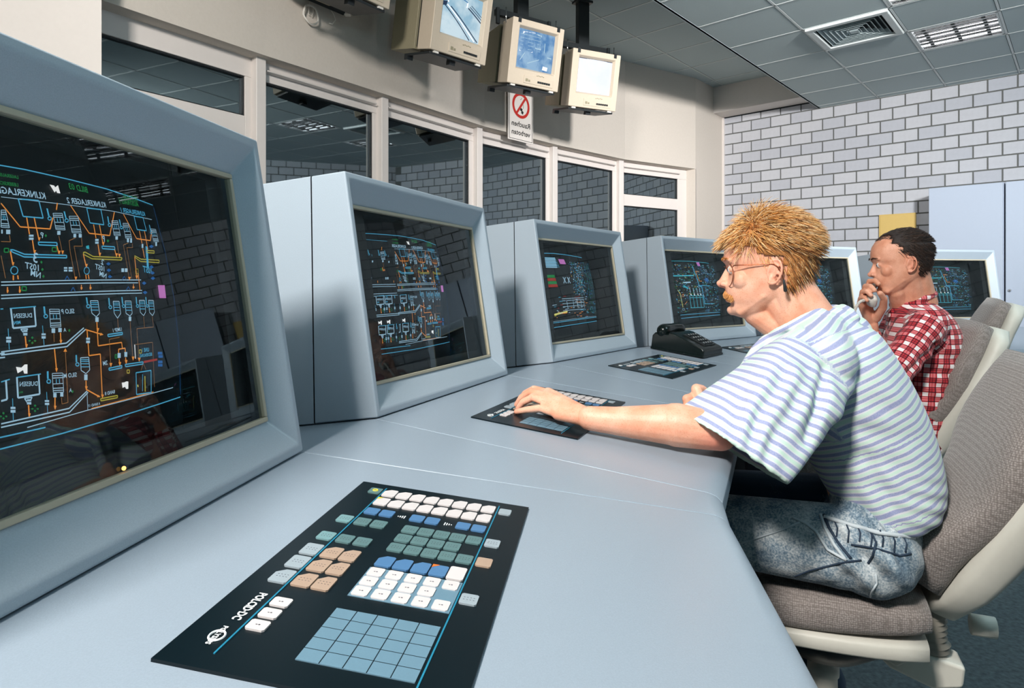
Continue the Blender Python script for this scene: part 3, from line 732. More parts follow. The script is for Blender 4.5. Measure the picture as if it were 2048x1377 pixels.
# ---------------------------------------------------------------- cabinets, ochre box
def cabinet(X0, X1, label, knob):
    r = empty('storage_cabinet', RM @ Matrix.Translation((X0, 7.25, 0)), label, 'cabinet', 'tall pale blue storage cabinets')
    w = X1 - X0; H = CH + .935
    mb = MB(); mb.box(0, .02, .0, w, .44, H); mb.build('cabinet_body', M_['cab'], r, bevel=.003)
    mb = MB(); mb.box(.004, 0, .08, w - .006, .019, H - .004); d = mb.build('door', M_['cab'], r, bevel=.002)
    if knob: mb = MB(); mb.ellips((.035, -.014, CH - .04), (.013, 0, 0), (0, .016, 0), (0, 0, .013)); mb.build('knob', M_['chrome'], d, smooth=True)
cabinet(-1.15, -.575, 'tall pale blue cabinet with a plain door behind the seated phone user', False)
cabinet(-.565, .01, 'tall pale blue cabinet with a round knob at the right edge of the view', True)
mb = MB(); r = empty('wall_box', RM @ Matrix.Translation((-1.66, 7.66, CH + .30)), 'ochre yellow box mounted on the white brick wall', 'box')
mb.box(0, 0, 0, .335, .05, .45); mb.build('box_body', M_['ochre'], r, bevel=.004)
mb = MB(); mb.box(.012, -.006, .012, .323, 0, .438); mb.build('box_lid', M_['ochre'], r, bevel=.003)

# ---------------------------------------------------------------- console
MODS = {1: ((-.3125, .967), 82.3), 2: ((-.0105, 1.80), 67.8), 3: ((.506, 2.597), 54.2), 4: ((1.2, 3.157), 38.3), 5: ((2.0, 3.62), 22.6), 6: ((2.99, 3.9), 10.0)}
BASE, MW, MHH, DEEP = CH - .25, .64, .475, .603
def mod(i):
    (l, z), a = MODS[i]; a = R(a); t = Vector((math.cos(a), math.sin(a), 0)); n = Vector((math.sin(a), -math.cos(a), 0))
    Rp = Vector((l, z, BASE)); return Rp - t * MW, Rp, t, n
def surf(p, n, d): q = p + n * d; q.z = BASE - (.11 * d if d > 0 else .16 * -d) ; return q
desk = empty('control_desk', Vector((.3, 1.2, 0)), 'long curved blue-grey control desk running under all the console monitors', 'desk')
def dk(mb, name, m, **k):
    mb.v = [tuple(Vector(v) - Vector((.3, 1.2, 0))) for v in mb.v]; return mb.build(name, m, desk, **k)
prof = [(-.55, 0), (0, 0), (.2, 0), (.4, 0), (.594, 0), (.608, .003), (.617, .011), (.620, .024), (.615, .05), (.598, .062), (.56, .064), (.56, .045), (-.55, .045)]
def strip(pa, na, pb, nb, ga=.0012):
    t = (pb - pa); t.z = 0; L = t.length; t = t / L
    mb = MB(); rs = []
    for p, n, s in ((pa, na, ga), (pb, nb, -ga)):
        ring = []
        for d, dz in prof: q = surf(p, n, d); q.z -= dz; q += t * s; ring.append(q)
        rs.append(ring)
    k = len(prof); vs = rs[0] + rs[1]; fs = [(j, (j+1) % k, (j+1) % k + k, j + k) for j in range(k)] + [tuple(range(k))[::-1], tuple(range(k, 2*k))]
    mb.add(vs, fs); return mb
prev = None
for i in range(1, 7):
    Lp, Rp, t, n = mod(i)
    a = Lp - t * (1.1 if i == 1 else 0)
    b = Rp + (t * 1.0 if i == 6 else t * 0)
    dk(strip(a, n, b, n), 'desk_panel', M_['desk'], bevel=.0015, seg=1)
    if prev: dk(strip(prev[0], prev[1], Lp, n), 'desk_wedge', M_['desk'], bevel=.0015, seg=1)
    mb = MB(); q0 = [surf(a, n, d) for d in (.12, .10)]; q1 = [surf(b, n, d) for d in (.12, .10)]
    mb.hexa([Vector((p.x, p.y, 0)) for p in (q0[0], q1[0], q1[1], q0[1])] + [Vector((p.x, p.y, BASE - .07)) for p in (q0[0], q1[0], q1[1], q0[1])])
    dk(mb, 'modesty_panel', M_['desk_dark'])
    prev = (Rp, n)

# screen drawings --------------------------------------------------
SR, SD = 1.0, .085
def crt(u, v, off=0.0): return (u, SD + ((u - .32) ** 2 + (v - .25) ** 2) / (2 * SR) - off, v)
def em(name, c, s): return mat('screen_' + name, (0, 0, 0), 1, emit=(c, s))
SCOL = {'b': em('blue', s2l(80, 175, 215), .9), 'w': em('pale', s2l(160, 196, 218), 1.0), 'W': em('white', s2l(240, 240, 240), 1.1), 'o': em('orange', s2l(232, 146, 66), 1.0),
        'd': em('dim_orange', s2l(165, 118, 72), .8), 'y': em('yellow', s2l(190, 180, 70), .75), 'Y': em('pale_yellow', s2l(230, 225, 130), .9), 'g': em('green', s2l(36, 140, 74), .8),
        'k': em('dim_blue', s2l(34, 100, 168), .85), 'c': em('cyan', s2l(60, 185, 205), .8), 'p': em('magenta', s2l(200, 120, 195), .9), 'r': em('red', s2l(190, 60, 45), .6), '0': em('off', (.005, .006, .008), 1.0)}
SKEY = list(SCOL)
def seg_quads(mb, pts, w, mi, off=.0012):
    for (a, b), (c, d) in zip(pts[:-1], pts[1:]):
        n = max(1, int(math.hypot(c - a, d - b) / .05)); L = math.hypot(c - a, d - b)
        if L < 1e-6: continue
        nx, ny = -(d - b) / L * w / 2, (c - a) / L * w / 2
        for k in range(n):
            u0, v0, u1, v1 = a + (c-a)*k/n, b + (d-b)*k/n, a + (c-a)*(k+1)/n, b + (d-b)*(k+1)/n
            mb.add([crt(u0-nx, v0-ny, off), crt(u1-nx, v1-ny, off), crt(u1+nx, v1+ny, off), crt(u0+nx, v0+ny, off)], [(0, 1, 2, 3)], mi)
def poly(mb, pts, mi, off=.0014): mb.add([crt(u, v, off) for u, v in pts], [tuple(range(len(pts)))], mi)
def stext(mb, t, x0, y0, x1, y1, mi, off=.0012):
    if t not in _tc: _tc[t] = txt_mesh(t, .012)
    vs, fs, asp = _tc[t]; dx, dy = x1 - x0, y1 - y0; L = math.hypot(dx, dy); h = L / asp * 1.15; ux, uy = -dy / L * h, dx / L * h
    if uy < 0: ux, uy = -ux, -uy
    mb.add([crt(x0 + dx*a + ux*b, y0 + dy*a + uy*b, off) for a, b in vs], fs, mi)
def screen_A():
    mb = MB(); items = []
    for ln in STROKES.strip().split('\n'):
        if '|' in ln:
            c, t, q = ln.split('|'); q = [int(k) / 1e4 for k in q.split(',')]; items.append((c, -1, t, q))
        else:
            h, q = ln.split(';'); items.append((h[0], int(h[1:]), None, [tuple(int(k) / 1e4 for k in p.split(',')) for p in q.split(' ')]))
    extra = []
    for c, w, t, q in items:
        us = q[::2] if w == -1 else [p[0] for p in q]; vs = q[1::2] if w == -1 else [p[1] for p in q]
        sh = None
        if max(vs) < .245 and min(us) > .262 and max(us) < .312 and min(vs) > .125: sh = -.058
        if min(vs) > .272 and max(vs) < .36 and min(us) > .325 and max(us) < .372: sh = -.115
        if sh:
            qq = [k + (sh if j % 2 == 0 else 0) for j, k in enumerate(q)] if w == -1 else [(a + sh, b) for a, b in q]
            extra.append((c, w, t, qq))
            if sh < -.1 or True: extra.append((c, w, t, [k + (sh*.5 if j % 2 == 0 else 0) for j, k in enumerate(qq)] if w == -1 else [(a + sh*.5, b) for a, b in qq]))
    for v0, c, w in ((.2683, 'w', 5), (.2635, 'w', 5), (.2475, 'w', 5), (.2425, 'w', 5), (.2003, 'w', 6), (.1965, 'w', 6), (.3365+.035, 'b', 3)):
        extra.append((c, w, None, [(.12, v0), (.262, v0)]))
    for c, w, t, q in items + extra:
        mi = SKEY.index(c)
        if w == -1: stext(mb, t, *q, mi)
        elif w == 0: poly(mb, q, mi)
        else: seg_quads(mb, q, w * .00022, mi)
    for q in ([(.11, .3835), (.20, .3865), (.32, .3885), (.44, .3875), (.545, .3835)], [(.11, .1145), (.32, .1115), (.545, .114)], [(.11, .1265), (.30, .122)]): seg_quads(mb, q, .0013, SKEY.index('b'))
    seg_quads(mb, [(.546, .381), (.551, .25), (.546, .117)], .0006, SKEY.index('k'))
    return mb
def screen_B():                               # dense process picture with tables
    mb = MB(); r = random.Random(3); K = SKEY.index
    sx = lambda x: .135 + (x - 90) / (800 - 90) * .40; sy = lambda y: .385 - (y - 130) / (1250 - 130) * .27
    L = lambda c, w, *p: seg_quads(mb, [(sx(a), sy(b)) for a, b in p], w, K(c))
    L('b', .0022, (60, 128), (300, 122), (690, 150)); L('b', .0022, (110, 1185), (820, 1140)); L('b', .0022, (110, 1255), (820, 1205)); L('w', .001, (110, 1165), (800, 1125))
    for k in range(7): L('b', .0022 if k % 2 else .0015, (95 + 3*k, 190 + 24*k), (300 + 5*k, 190 + 24*k)); L('w', .003, (170, 198 + 24*k), (300, 200 + 24*k))
    poly(mb, [(sx(a), sy(b)) for a, b in ((332, 210), (402, 210), (414, 288), (344, 288))], K('p'))
    for k, c in enumerate('grgr'): poly(mb, [(sx(a), sy(b)) for a, b in ((140+3*k, 460+48*k), (252+5*k, 460+48*k), (258+5*k, 504+48*k), (145+3*k, 504+48*k))], K(c))
    stext(mb, 'X X', sx(430), sy(590), sx(340), sy(590), K('w'))
    for k in range(420):
        x = r.uniform(450, 800); y = r.uniform(230, 780) if x > 640 or r.random() < .7 else r.uniform(230, 780)
        if x > 640 and r.random() < .35: y = r.uniform(780, 1080)
        c = r.choice('bbbkwwcog' if x < 640 else 'bkkcgg'); w = r.uniform(6, 20)
        if r.random() < .5: L(c, .0014, (x, y), (x + w, y))
        elif r.random() < .5: L(c, .0012, (x, y), (x, y + w*1.6))
        else: poly(mb, [(sx(x), sy(y)), (sx(x+8), sy(y)), (sx(x+8), sy(y+12)), (sx(x), sy(y+12))], K(c))
    for x in (490, 545, 590, 700, 745, 790): L('b', .0010, (x, 240), (x + 20, 780))
    for y in (830, 860, 905, 950, 1010): L('w', .0016, (300, y), (590, y - 10))
    for x in (350, 430, 485, 540, 585): L('W' if x == 485 else 'w', .0022, (x, 850), (x + 8, 980))
    L('Y', .006, (205, 1060), (350, 1025)); L('o', .003, (280, 1050), (345, 1045)); L('y', .004, (205, 1075), (225, 1075))
    for k in range(60): x = r.uniform(190, 640); y = r.uniform(780, 1130); L(r.choice('wwbro'), .0018, (x, y), (x + r.uniform(8, 40), y - 2))
    for x in (700, 740, 775, 800): L('b', .0016, (x, 960), (x + 6, 1050))
    return mb
def screen_C():
    mb = MB(); r = random.Random(5); K = SKEY.index
    sx = lambda x: .145 + (x - 110) / (860) * .39; sy = lambda y: .385 - (y - 105) / (1225 - 105) * .27
    L = lambda c, w, *p: seg_quads(mb, [(sx(a), sy(b)) for a, b in p], w, K(c))
    L('c', .0022, (105, 108), (500, 108), (850, 125)); L('b', .0022, (220, 1165), (960, 1135)); L('b', .0022, (230, 1228), (960, 1190))
    for x in (375, 430, 485, 545, 600): L('c', .0030, (x, 800), (x + 12, 1035))
    for y in (1035, 840, 800): L('c', .0024, (375, y), (605, y))
    for x in (395, 450, 510, 560): L('W', .005, (x, 760), (x + 10, 800)); L('w', .004, (x - 5, 650), (x, 740))
    L('b', .004, (500, 200), (560, 620), (605, 620), (625, 960)); L('b', .003, (550, 600), (770, 600)); L('Y', .0026, (210, 680), (240, 760), (262, 1020)); L('o', .002, (330, 910), (290, 970))
    L('o', .003, (535, 310), (600, 320)); L('o', .003, (540, 330), (575, 510), (620, 510)); L('b', .003, (620, 965), (830, 965))
    poly(mb, [(sx(a), sy(b)) for a, b in ((585, 125), (640, 120), (650, 200), (600, 200))], K('p'))
    L('c', .006, (160, 405), (490, 400)); L('w', .006, (300, 540), (420, 535)); L('c', .008, (300, 600), (370, 660))
    for k in range(620):
        x = r.uniform(140, 950); y = r.uniform(160, 1120)
        if 350 < x < 620 and y > 800: continue
        if y > 1060: y = 1090 + r.uniform(-15, 25)
        c = r.choice('ggggbbckcwyok' if x < 520 else 'bbkkkccgwg'); w = r.uniform(8, 34)
        q = r.random()
        if q < .45: L(c, .0018, (x, y), (x + w, y))
        elif q < .7: L(c, .0015, (x, y), (x + 3, y + w))
        elif q < .92: poly(mb, [(sx(x), sy(y)), (sx(x+12), sy(y)), (sx(x+12), sy(y+13)), (sx(x), sy(y+13))], K(c))
        else: L(c, .0012, (x, y), (x + w, y), (x + w, y + w), (x, y + w), (x, y))
    for k in range(8): L('b', .0012, (660 + 28*k, 350), (672 + 28*k, 350)); L('w', .0022, (680 + 25*k, 345), (688 + 25*k, 345))
    poly(mb, [(sx(720 + 40*math.cos(a*math.pi/5)), sy(480 + 40*math.sin(a*math.pi/5))) for a in range(10)], K('k'))
    return mb
SM = [SCOL[k] for k in SKEY]
scrA, scrB, scrC = (f().mesh('screen_image', SM) for f in (screen_A, screen_B, screen_C))

# console monitors -------------------------------------------------
LEAN = R(9)
def build_monitor():
    c = {}
    o0, o1, v0, v1, dd = .04, .60, .057, .42, .030
    rim = .013; H = MHH; TS = .093
    # housing shell: rim, funnel to the opening, walls back to the seam
    mb = MB()
    dT, dB = .078, .146
    out = [(0, 0, 0), (MW, 0, 0), (MW, 0, H), (0, 0, H)]
    rimv = [(rim, 0, rim), (MW - rim, 0, rim), (MW - rim, 0, H - rim), (rim, 0, H - rim)]
    opn = [(o0, dd, v0), (o1, dd, v0), (o1, dd, v1), (o0, dd, v1)]
    inn = [(o0, .16, v0), (o1, .16, v0), (o1, .16, v1), (o0, .16, v1)]
    bk = [(0, dB, 0), (MW, dB, 0), (MW, dT, H + dT * TS), (0, dT, H + dT * TS)]
    vs = out + rimv + opn + bk
    fs = []
    for a, b in ((0, 4), (4, 8)):
        for j in range(4): fs.append((a + j, a + (j+1) % 4, b + (j+1) % 4, b + j))
    for j in range(4): fs.append((j, 12 + j, 12 + (j+1) % 4, (j+1) % 4))
    mb.add(vs, fs); c['monitor_housing'] = (mb.mesh('monitor_housing', M_['case']), .0035)
    mb = MB(); e = .003; D = .50
    mb.add([(0, dB + e, 0), (MW, dB + e, 0), (MW, D, 0), (0, D, 0), (0, dT + e, H + dT*TS), (MW, dT + e, H + dT*TS), (MW, D, H + D*TS), (0, D, H + D*TS)], [(0,3,2,1),(4,5,6,7),(1,2,6,5),(2,3,7,6),(3,0,4,7)])
    c['rear_cover'] = (mb.mesh('rear_cover', M_['case']), .002)
    mb = MB(); mb.hexa([(.004, dB - .01, .004), (MW-.004, dB - .01, .004), (MW-.004, dB + .02, .004), (.004, dB + .02, .004), (.004, dT - .01, H + dT*TS - .004), (MW-.004, dT - .01, H + dT*TS - .004), (MW-.004, dT + .02, H + dT*TS - .004), (.004, dT + .02, H + dT*TS - .004)][0:8])
    # hollow cabin behind the glass
    mb = MB(); vs = opn + inn; vs = [(x, y + (.001 if k < 4 else 0), z) for k, (x, y, z) in enumerate(vs)]
    mb.add(vs, [(0, 1, 5, 4), (1, 2, 6, 5), (2, 3, 7, 6), (3, 0, 4, 7), (4, 5, 6, 7)])
    m0, m1, m2, m3, md = .118, .572, .082, .412, .052
    mb.add([(o0, md, v0), (o1, md, v0), (o1, md, v1), (o0, md, v1), (m0, md, m2), (m1, md, m2), (m1, md, m3), (m0, md, m3)], [(0, 1, 5, 4), (1, 2, 6, 5), (2, 3, 7, 6), (3, 0, 4, 7)])
    c['screen_hood'] = (mb.mesh('screen_hood', M_['black']), 0)
    g = .007; mb = MB()
    for q in ((o0, v0, o1, v0 + g), (o0, v1 - g, o1, v1), (o0, v0 + g, o0 + g, v1 - g), (o1 - g, v0 + g, o1, v1 - g)): mb.box(q[0], dd - .004, q[1], q[2], dd + .006, q[3])
    c['glass_trim'] = (mb.mesh('glass_trim', M_['trim']), .0015)
    mb = MB(); mb.box(o0 + g, dd + .001, v0 + g, o1 - g, dd + .004, v1 - g); c['front_glass'] = (mb.mesh('front_glass', M_['smoke']), 0)
    mb = MB(); n = 14; vs = []; fs = []
    for i in range(n + 1):
        for j in range(n + 1): vs.append(crt(.085 + .47 * i / n, .078 + .344 * j / n))
    for i in range(n):
        for j in range(n): a = i*(n+1)+j; fs.append((a, a+1, a+n+2, a+n+1))
    mb.add(vs, fs); me = mb.mesh('picture_tube', M_['crt'], True); c['picture_tube'] = (me, 0)
    return c
MC = build_monitor()
mlab = {1: 'large console monitor nearest the viewer, cut by the left edge', 2: 'console monitor second from the left showing a flow diagram', 3: 'console monitor third from the left with green and red blocks',
        4: 'console monitor behind the black telephone', 5: 'console monitor half hidden behind the blond man', 6: 'console monitor furthest right, behind the man in the plaid shirt'}
M_['led'] = mat('amber_led', (1, .5, .1), .4, emit=((1, .45, .1), 3))
for i in range(1, 7):
    Lp, Rp, t, n = mod(i)
    nn = n * math.cos(LEAN) + Vector((0, 0, math.sin(LEAN))); vv = Vector((0, 0, math.cos(LEAN))) - n * math.sin(LEAN)
    r = empty('console_monitor', basis(t, -nn, vv, Lp + Vector((0, 0, .002))), mlab[i], 'monitor', 'monitors built into the control desk')
    for k, (me, bv) in MC.items(): link(k, me, r, bv)
    tube = [c for c in r.children if c.name.startswith('picture_tube')][0]
    s = link('screen_image', scrA if i < 3 else scrB if i == 3 else scrC, tube); s['kind'] = 'stuff'
    mb = MB(); mb.ellips((.318, .028, .068), (.0022, 0, 0), (0, .002, 0), (0, 0, .0022), 10, 7); 
    if i == 1: mb.build('status_lamp', M_['led'], r, smooth=True)

# membrane keyboards ----------------------------------------------
KC = {'w': mat('key_white', s2l(204, 198, 198), .45), 'b': mat('key_blue', s2l(74, 116, 158), .45, noise=(900, .1)), 'g': mat('key_green', s2l(86, 116, 118), .45, noise=(900, .12)), 't': mat('key_tan', s2l(168, 144, 126), .45, noise=(900, .1)),
      's': mat('key_silver', s2l(148, 160, 168), .45, noise=(900, .1)), 'v': mat('key_grey_green', s2l(110, 146, 150), .45, noise=(900, .1))}
M_['legend'] = mat('key_legend', s2l(70, 70, 80), .6)
M_['tealline'] = mat('teal_line', s2l(30, 120, 150), .5); M_['padfoil'] = mat('pad_foil', s2l(98, 130, 148), .4, noise=(900, .08)); M_['print'] = mat('white_print', s2l(225, 230, 232), .6)
M_['orange'] = mat('orange_print', s2l(226, 110, 40), .5); M_['yellowp'] = mat('yellow_print', s2l(225, 205, 60), .5)
kbL = []
X8 = [.047 + .0183 * k for k in range(8)]
for k, x in enumerate(X8): kbL += [(x, .0315, 'w', 1, .0165, .023), (x, .0625, 'w', 1, .0165, .023)]
for k, x in enumerate(X8):
    if k not in (2, 5): kbL.append((x, .0965, 'b', 0, .016, .018))
kbL += [(.027, .030, 'g', 0, .0155, .018), (.1965, .033, 's', 0, .015, .018), (.027, .130, 'v', 0, .016, .019), (.048, .130, 'g', 0, .0165, .019), (.067, .130, 'g', 0, .0165, .019), (.197, .131, 's', 0, .016, .019),
        (.027, .180, 'v', 0, .0165, .019), (.048, .180, 'g', 0, .0165, .019), (.067, .180, 'g', 0, .0165, .019), (.1965, .180, 't', 0, .016, .019), (.1968, .258, 's', 0, .016, .018)]
for x in (.1035, .1215, .1397, .1577, .176): kbL += [(x, .1305, 'g', 0, .0165, .019), (x, .180, 'g', 0, .0165, .019)]
for x in (.1035, .1215, .1397, .1577): kbL += [(x, .1555, 'g', 0, .0165, .019), (x, .2145, 'b', 1, .0165, .022)]
kbL += [(.1755, .2135, 'w', 0, .0165, .026)]
for y in (.215, .2445, .275): kbL += [(.027, y, 's' if y < .27 else 's', 1 if y > .27 else 0, .0175, .024), (.0485, y, 't', 1, .0175, .024), (.067, y, 't', 1, .0165, .024)]
for j, y in enumerate((.2385, .2575, .2765)):
    for k, x in enumerate((.1025, .1207, .139, .1573, .1755)):
        if not (j == 1 and k == 4): kbL.append((x, y, 'w', 0, .0145, .0165))
for y in (.3165, .335, .3535): kbL.append((.0475, y, 'w', 0, .016, .0135))
KT = .0016
kcache = {}
def key_mesh(col, cl, w, h):
    k = (col, cl, w, h)
    if k not in kcache:
        x, y = w/2, h/2; c = .0016
        pts = [(-x+c, -y), (x-c, -y), (x, -y+c), (x, y-c), (x-c, y), (-x+c, y), (-x, y-c), (-x, -y+c)]
        if cl: pts = [(-x + w*.42, -y), (x-c, -y), (x, -y+c), (x, y-c), (x-c, y), (-x+c, y), (-x, y-c), (-x, -y + h*.30)]
        mb = MB(); mb.prism([(a, -b) for a, b in pts][::-1], 0, KT); kcache[k] = mb.mesh('key', KC[col])
    return kcache[k]
def kb_static():
    c = {}
    mb = MB(); mb.box(0, -.412, -.002, .223, 0, .0012); c['keyboard_panel'] = mb.mesh('keyboard_panel', M_['kb'])
    mb = MB(); mb.box(.0935, -.286, .0012, .185, -.229, .0018); c['keypad_field'] = mb.mesh('keypad_field', M_['padfoil'])
    mb = MB(); mb.box(.0935, -.384, .0012, .1835, -.309, .002); c['touch_pad'] = mb.mesh('touch_pad', M_['padfoil'])
    mb = MB()
    for k in range(1, 5): x = .0935 + .018 * k; mb.box(x - .0003, -.384, .002, x + .0003, -.309, .00225)
    for k in range(1, 5): y = -.384 + .015 * k; mb.box(.0935, y - .0002, .002, .1835, y + .0002, .0022)
    c['pad_grid'] = mb.mesh('pad_grid', M_['kb'])
    mb = MB(); mb.box(.0362, -.395, .0012, .0376, -.014, .002); c['teal_line'] = mb.mesh('teal_line', M_['tealline'])
    mb = MB(); mb.box(.1858, -.40, .0012, .1872, -.014, .002); c['teal_line.001'] = mb.mesh('teal_line', M_['tealline'])
    mb = MB(); text(mb, 'POLCID·DC', (.0235, -.307, .0017), (0, -.044, 0), (.007, 0, 0), 0, .035); c['lettering'] = mb.mesh('lettering', M_['print'])
    mb = MB(); cx, cy = .0262, -.3745
    mb.tube([(cx + .0055*math.cos(a*math.pi/12), cy + .0068*math.sin(a*math.pi/12), .0016) for a in range(24)], .0009, 6, closed=True)
    text(mb, 'POLYSIUS', (cx - .002, cy + .0125, .0022), (0, -.025, 0), (.004, 0, 0), 0, .03); c['emblem'] = mb.mesh('emblem', M_['print'])
    mb = MB()
    for x0, sg in ((X8[2], 1), (X8[5], -1)):
        for k in range(4): hh = .0012 + .002 * k; x = x0 + sg * (-.0045 + k * .0026); mb.box(x - .0006, -.097 - hh/2, .0012, x + .0006, -.097 + hh/2, .0018)
    c['arrow_marks'] = mb.mesh('arrow_marks', M_['print'])
    mb = MB()
    for (x, y, col, cl, w, h) in kbL:
        if col in 'w' and .23 < y < .36:
            for k in range(2): xx = x - .0012 + k * .0022; mb.box(xx - .0009, -y - .0004, KT + .0012, xx + .0006, -y + .0004 + .0004 * (k % 2), KT + .00135)
        if col in 'st' and y > .2 or (col in 'gvs' and y > .1):
            for r_ in range(2):
                for k in range(4): xx = x - .0045 + k * .003; mb.box(xx - .0007, -y - .002 + r_ * .004, KT + .0012, xx + .0007, -y - .0016 + r_ * .004, KT + .00135)
    c['key_legends'] = mb.mesh('key_legends', M_['legend'])
    mb = MB()
    for x, y, w, h in ((.1577, .2145, .0165, .022),): mb.add([(x-w/2, -y+h/2, KT+.0014), (x-w/2+w*.42, -y+h/2, KT+.0014), (x-w/2, -y+h/2-h*.3, KT+.0014)], [(0, 1, 2)])
    c['orange_corner'] = mb.mesh('orange_corner', M_['orange'])
    mb = MB()
    x, y, w, h = .047, .0625, .0165, .023; mb.add([(x-w/2, -y+h/2, KT+.0014), (x-w/2+w*.42, -y+h/2, KT+.0014), (x-w/2, -y+h/2-h*.3, KT+.0014)], [(0, 1, 2)])
    mb.tube([(.027 + .003*math.cos(a*math.pi/6), -.030 + .003*math.sin(a*math.pi/6), KT+.0014) for a in range(12)], .0008, 5, closed=True)
    c['yellow_marks'] = mb.mesh('yellow_marks', M_['yellowp'])
    return c
KS = kb_static()
klab = {1: 'black membrane keyboard with coloured keys in the foreground', 2: 'black membrane keyboard under the hand of the blond man', 3: 'black membrane keyboard in front of the black telephone',
        4: 'black membrane keyboard between the telephone and the striped shirt', 5: 'black membrane keyboard beside the man in plaid', 6: 'black membrane keyboard below the rightmost console monitor'}
for i in range(1, 6):
    Lp, Rp, t, n = mod(i)
    a = surf(Rp - t * .0907, n, .1275); b = surf(Rp - t * .0907, n, .1275 + .2236); ex = (b - a).normalized(); ez = ex.cross(t).normalized()
    if ez.z < 0: ez = -ez
    kroot = empty('control_keyboard', basis(ex, t, ez, a + ez * .0015), klab[i], 'keyboard', 'membrane keyboards set into the control desk')
    for k, me in KS.items():
        o = link(k.split('.')[0], me, kroot)
        if k in ('key_legends', 'pad_grid', 'lettering', 'emblem', 'arrow_marks', 'yellow_marks'): o['kind'] = 'stuff'
    for (x, y, col, cl, w, h) in kbL: link('key', key_mesh(col, cl, w, h), kroot, M=Matrix.Translation((x, -y, .0012)))
# ---------------------------------------------------------------- ceiling-hung monitors
def em2(name, c, s): return mat(name, (0, 0, 0), .6, emit=(c, s))
PICT = {'pb': em2('picture_light_blue', s2l(176, 208, 226), .95), 'pm': em2('picture_blue', s2l(96, 150, 200), .8), 'pd': em2('picture_dark_blue', s2l(40, 70, 110), .5), 'pw': em2('picture_white', s2l(238, 242, 250), 1.15), 'pn': em2('picture_night', s2l(24, 26, 66), .5)}
def noisy_pic(name, a, b, s, sc):
    m = bpy.data.materials.new(name); m.use_nodes = True; nt = m.node_tree; p = nt.nodes['Principled BSDF']; p.inputs['Base Color'].default_value = (0, 0, 0, 1)
    tc = nt.nodes.new('ShaderNodeTexCoord'); n = nt.nodes.new('ShaderNodeTexNoise'); n.inputs['Scale'].default_value = sc; n.inputs['Detail'].default_value = 4
    cr = nt.nodes.new('ShaderNodeValToRGB'); cr.color_ramp.elements[0].color = (*a, 1); cr.color_ramp.elements[1].color = (*b, 1); cr.color_ramp.elements[0].position = .38; cr.color_ramp.elements[1].position = .62
    nt.links.new(tc.outputs['Object'], n.inputs['Vector']); nt.links.new(n.outputs['Fac'], cr.inputs[0]); nt.links.new(cr.outputs[0], p.inputs['Emission Color']); p.inputs['Emission Strength'].default_value = s; return m
PICT['n1'] = noisy_pic('picture_tracks', s2l(150, 190, 212), s2l(205, 226, 236), .95, 9); PICT['n2'] = noisy_pic('picture_plant', s2l(80, 138, 196), s2l(150, 190, 225), .85, 14); PICT['n3'] = noisy_pic('picture_blank', s2l(232, 238, 250), s2l(242, 244, 252), 1.1, 5)
PK = list(PICT)
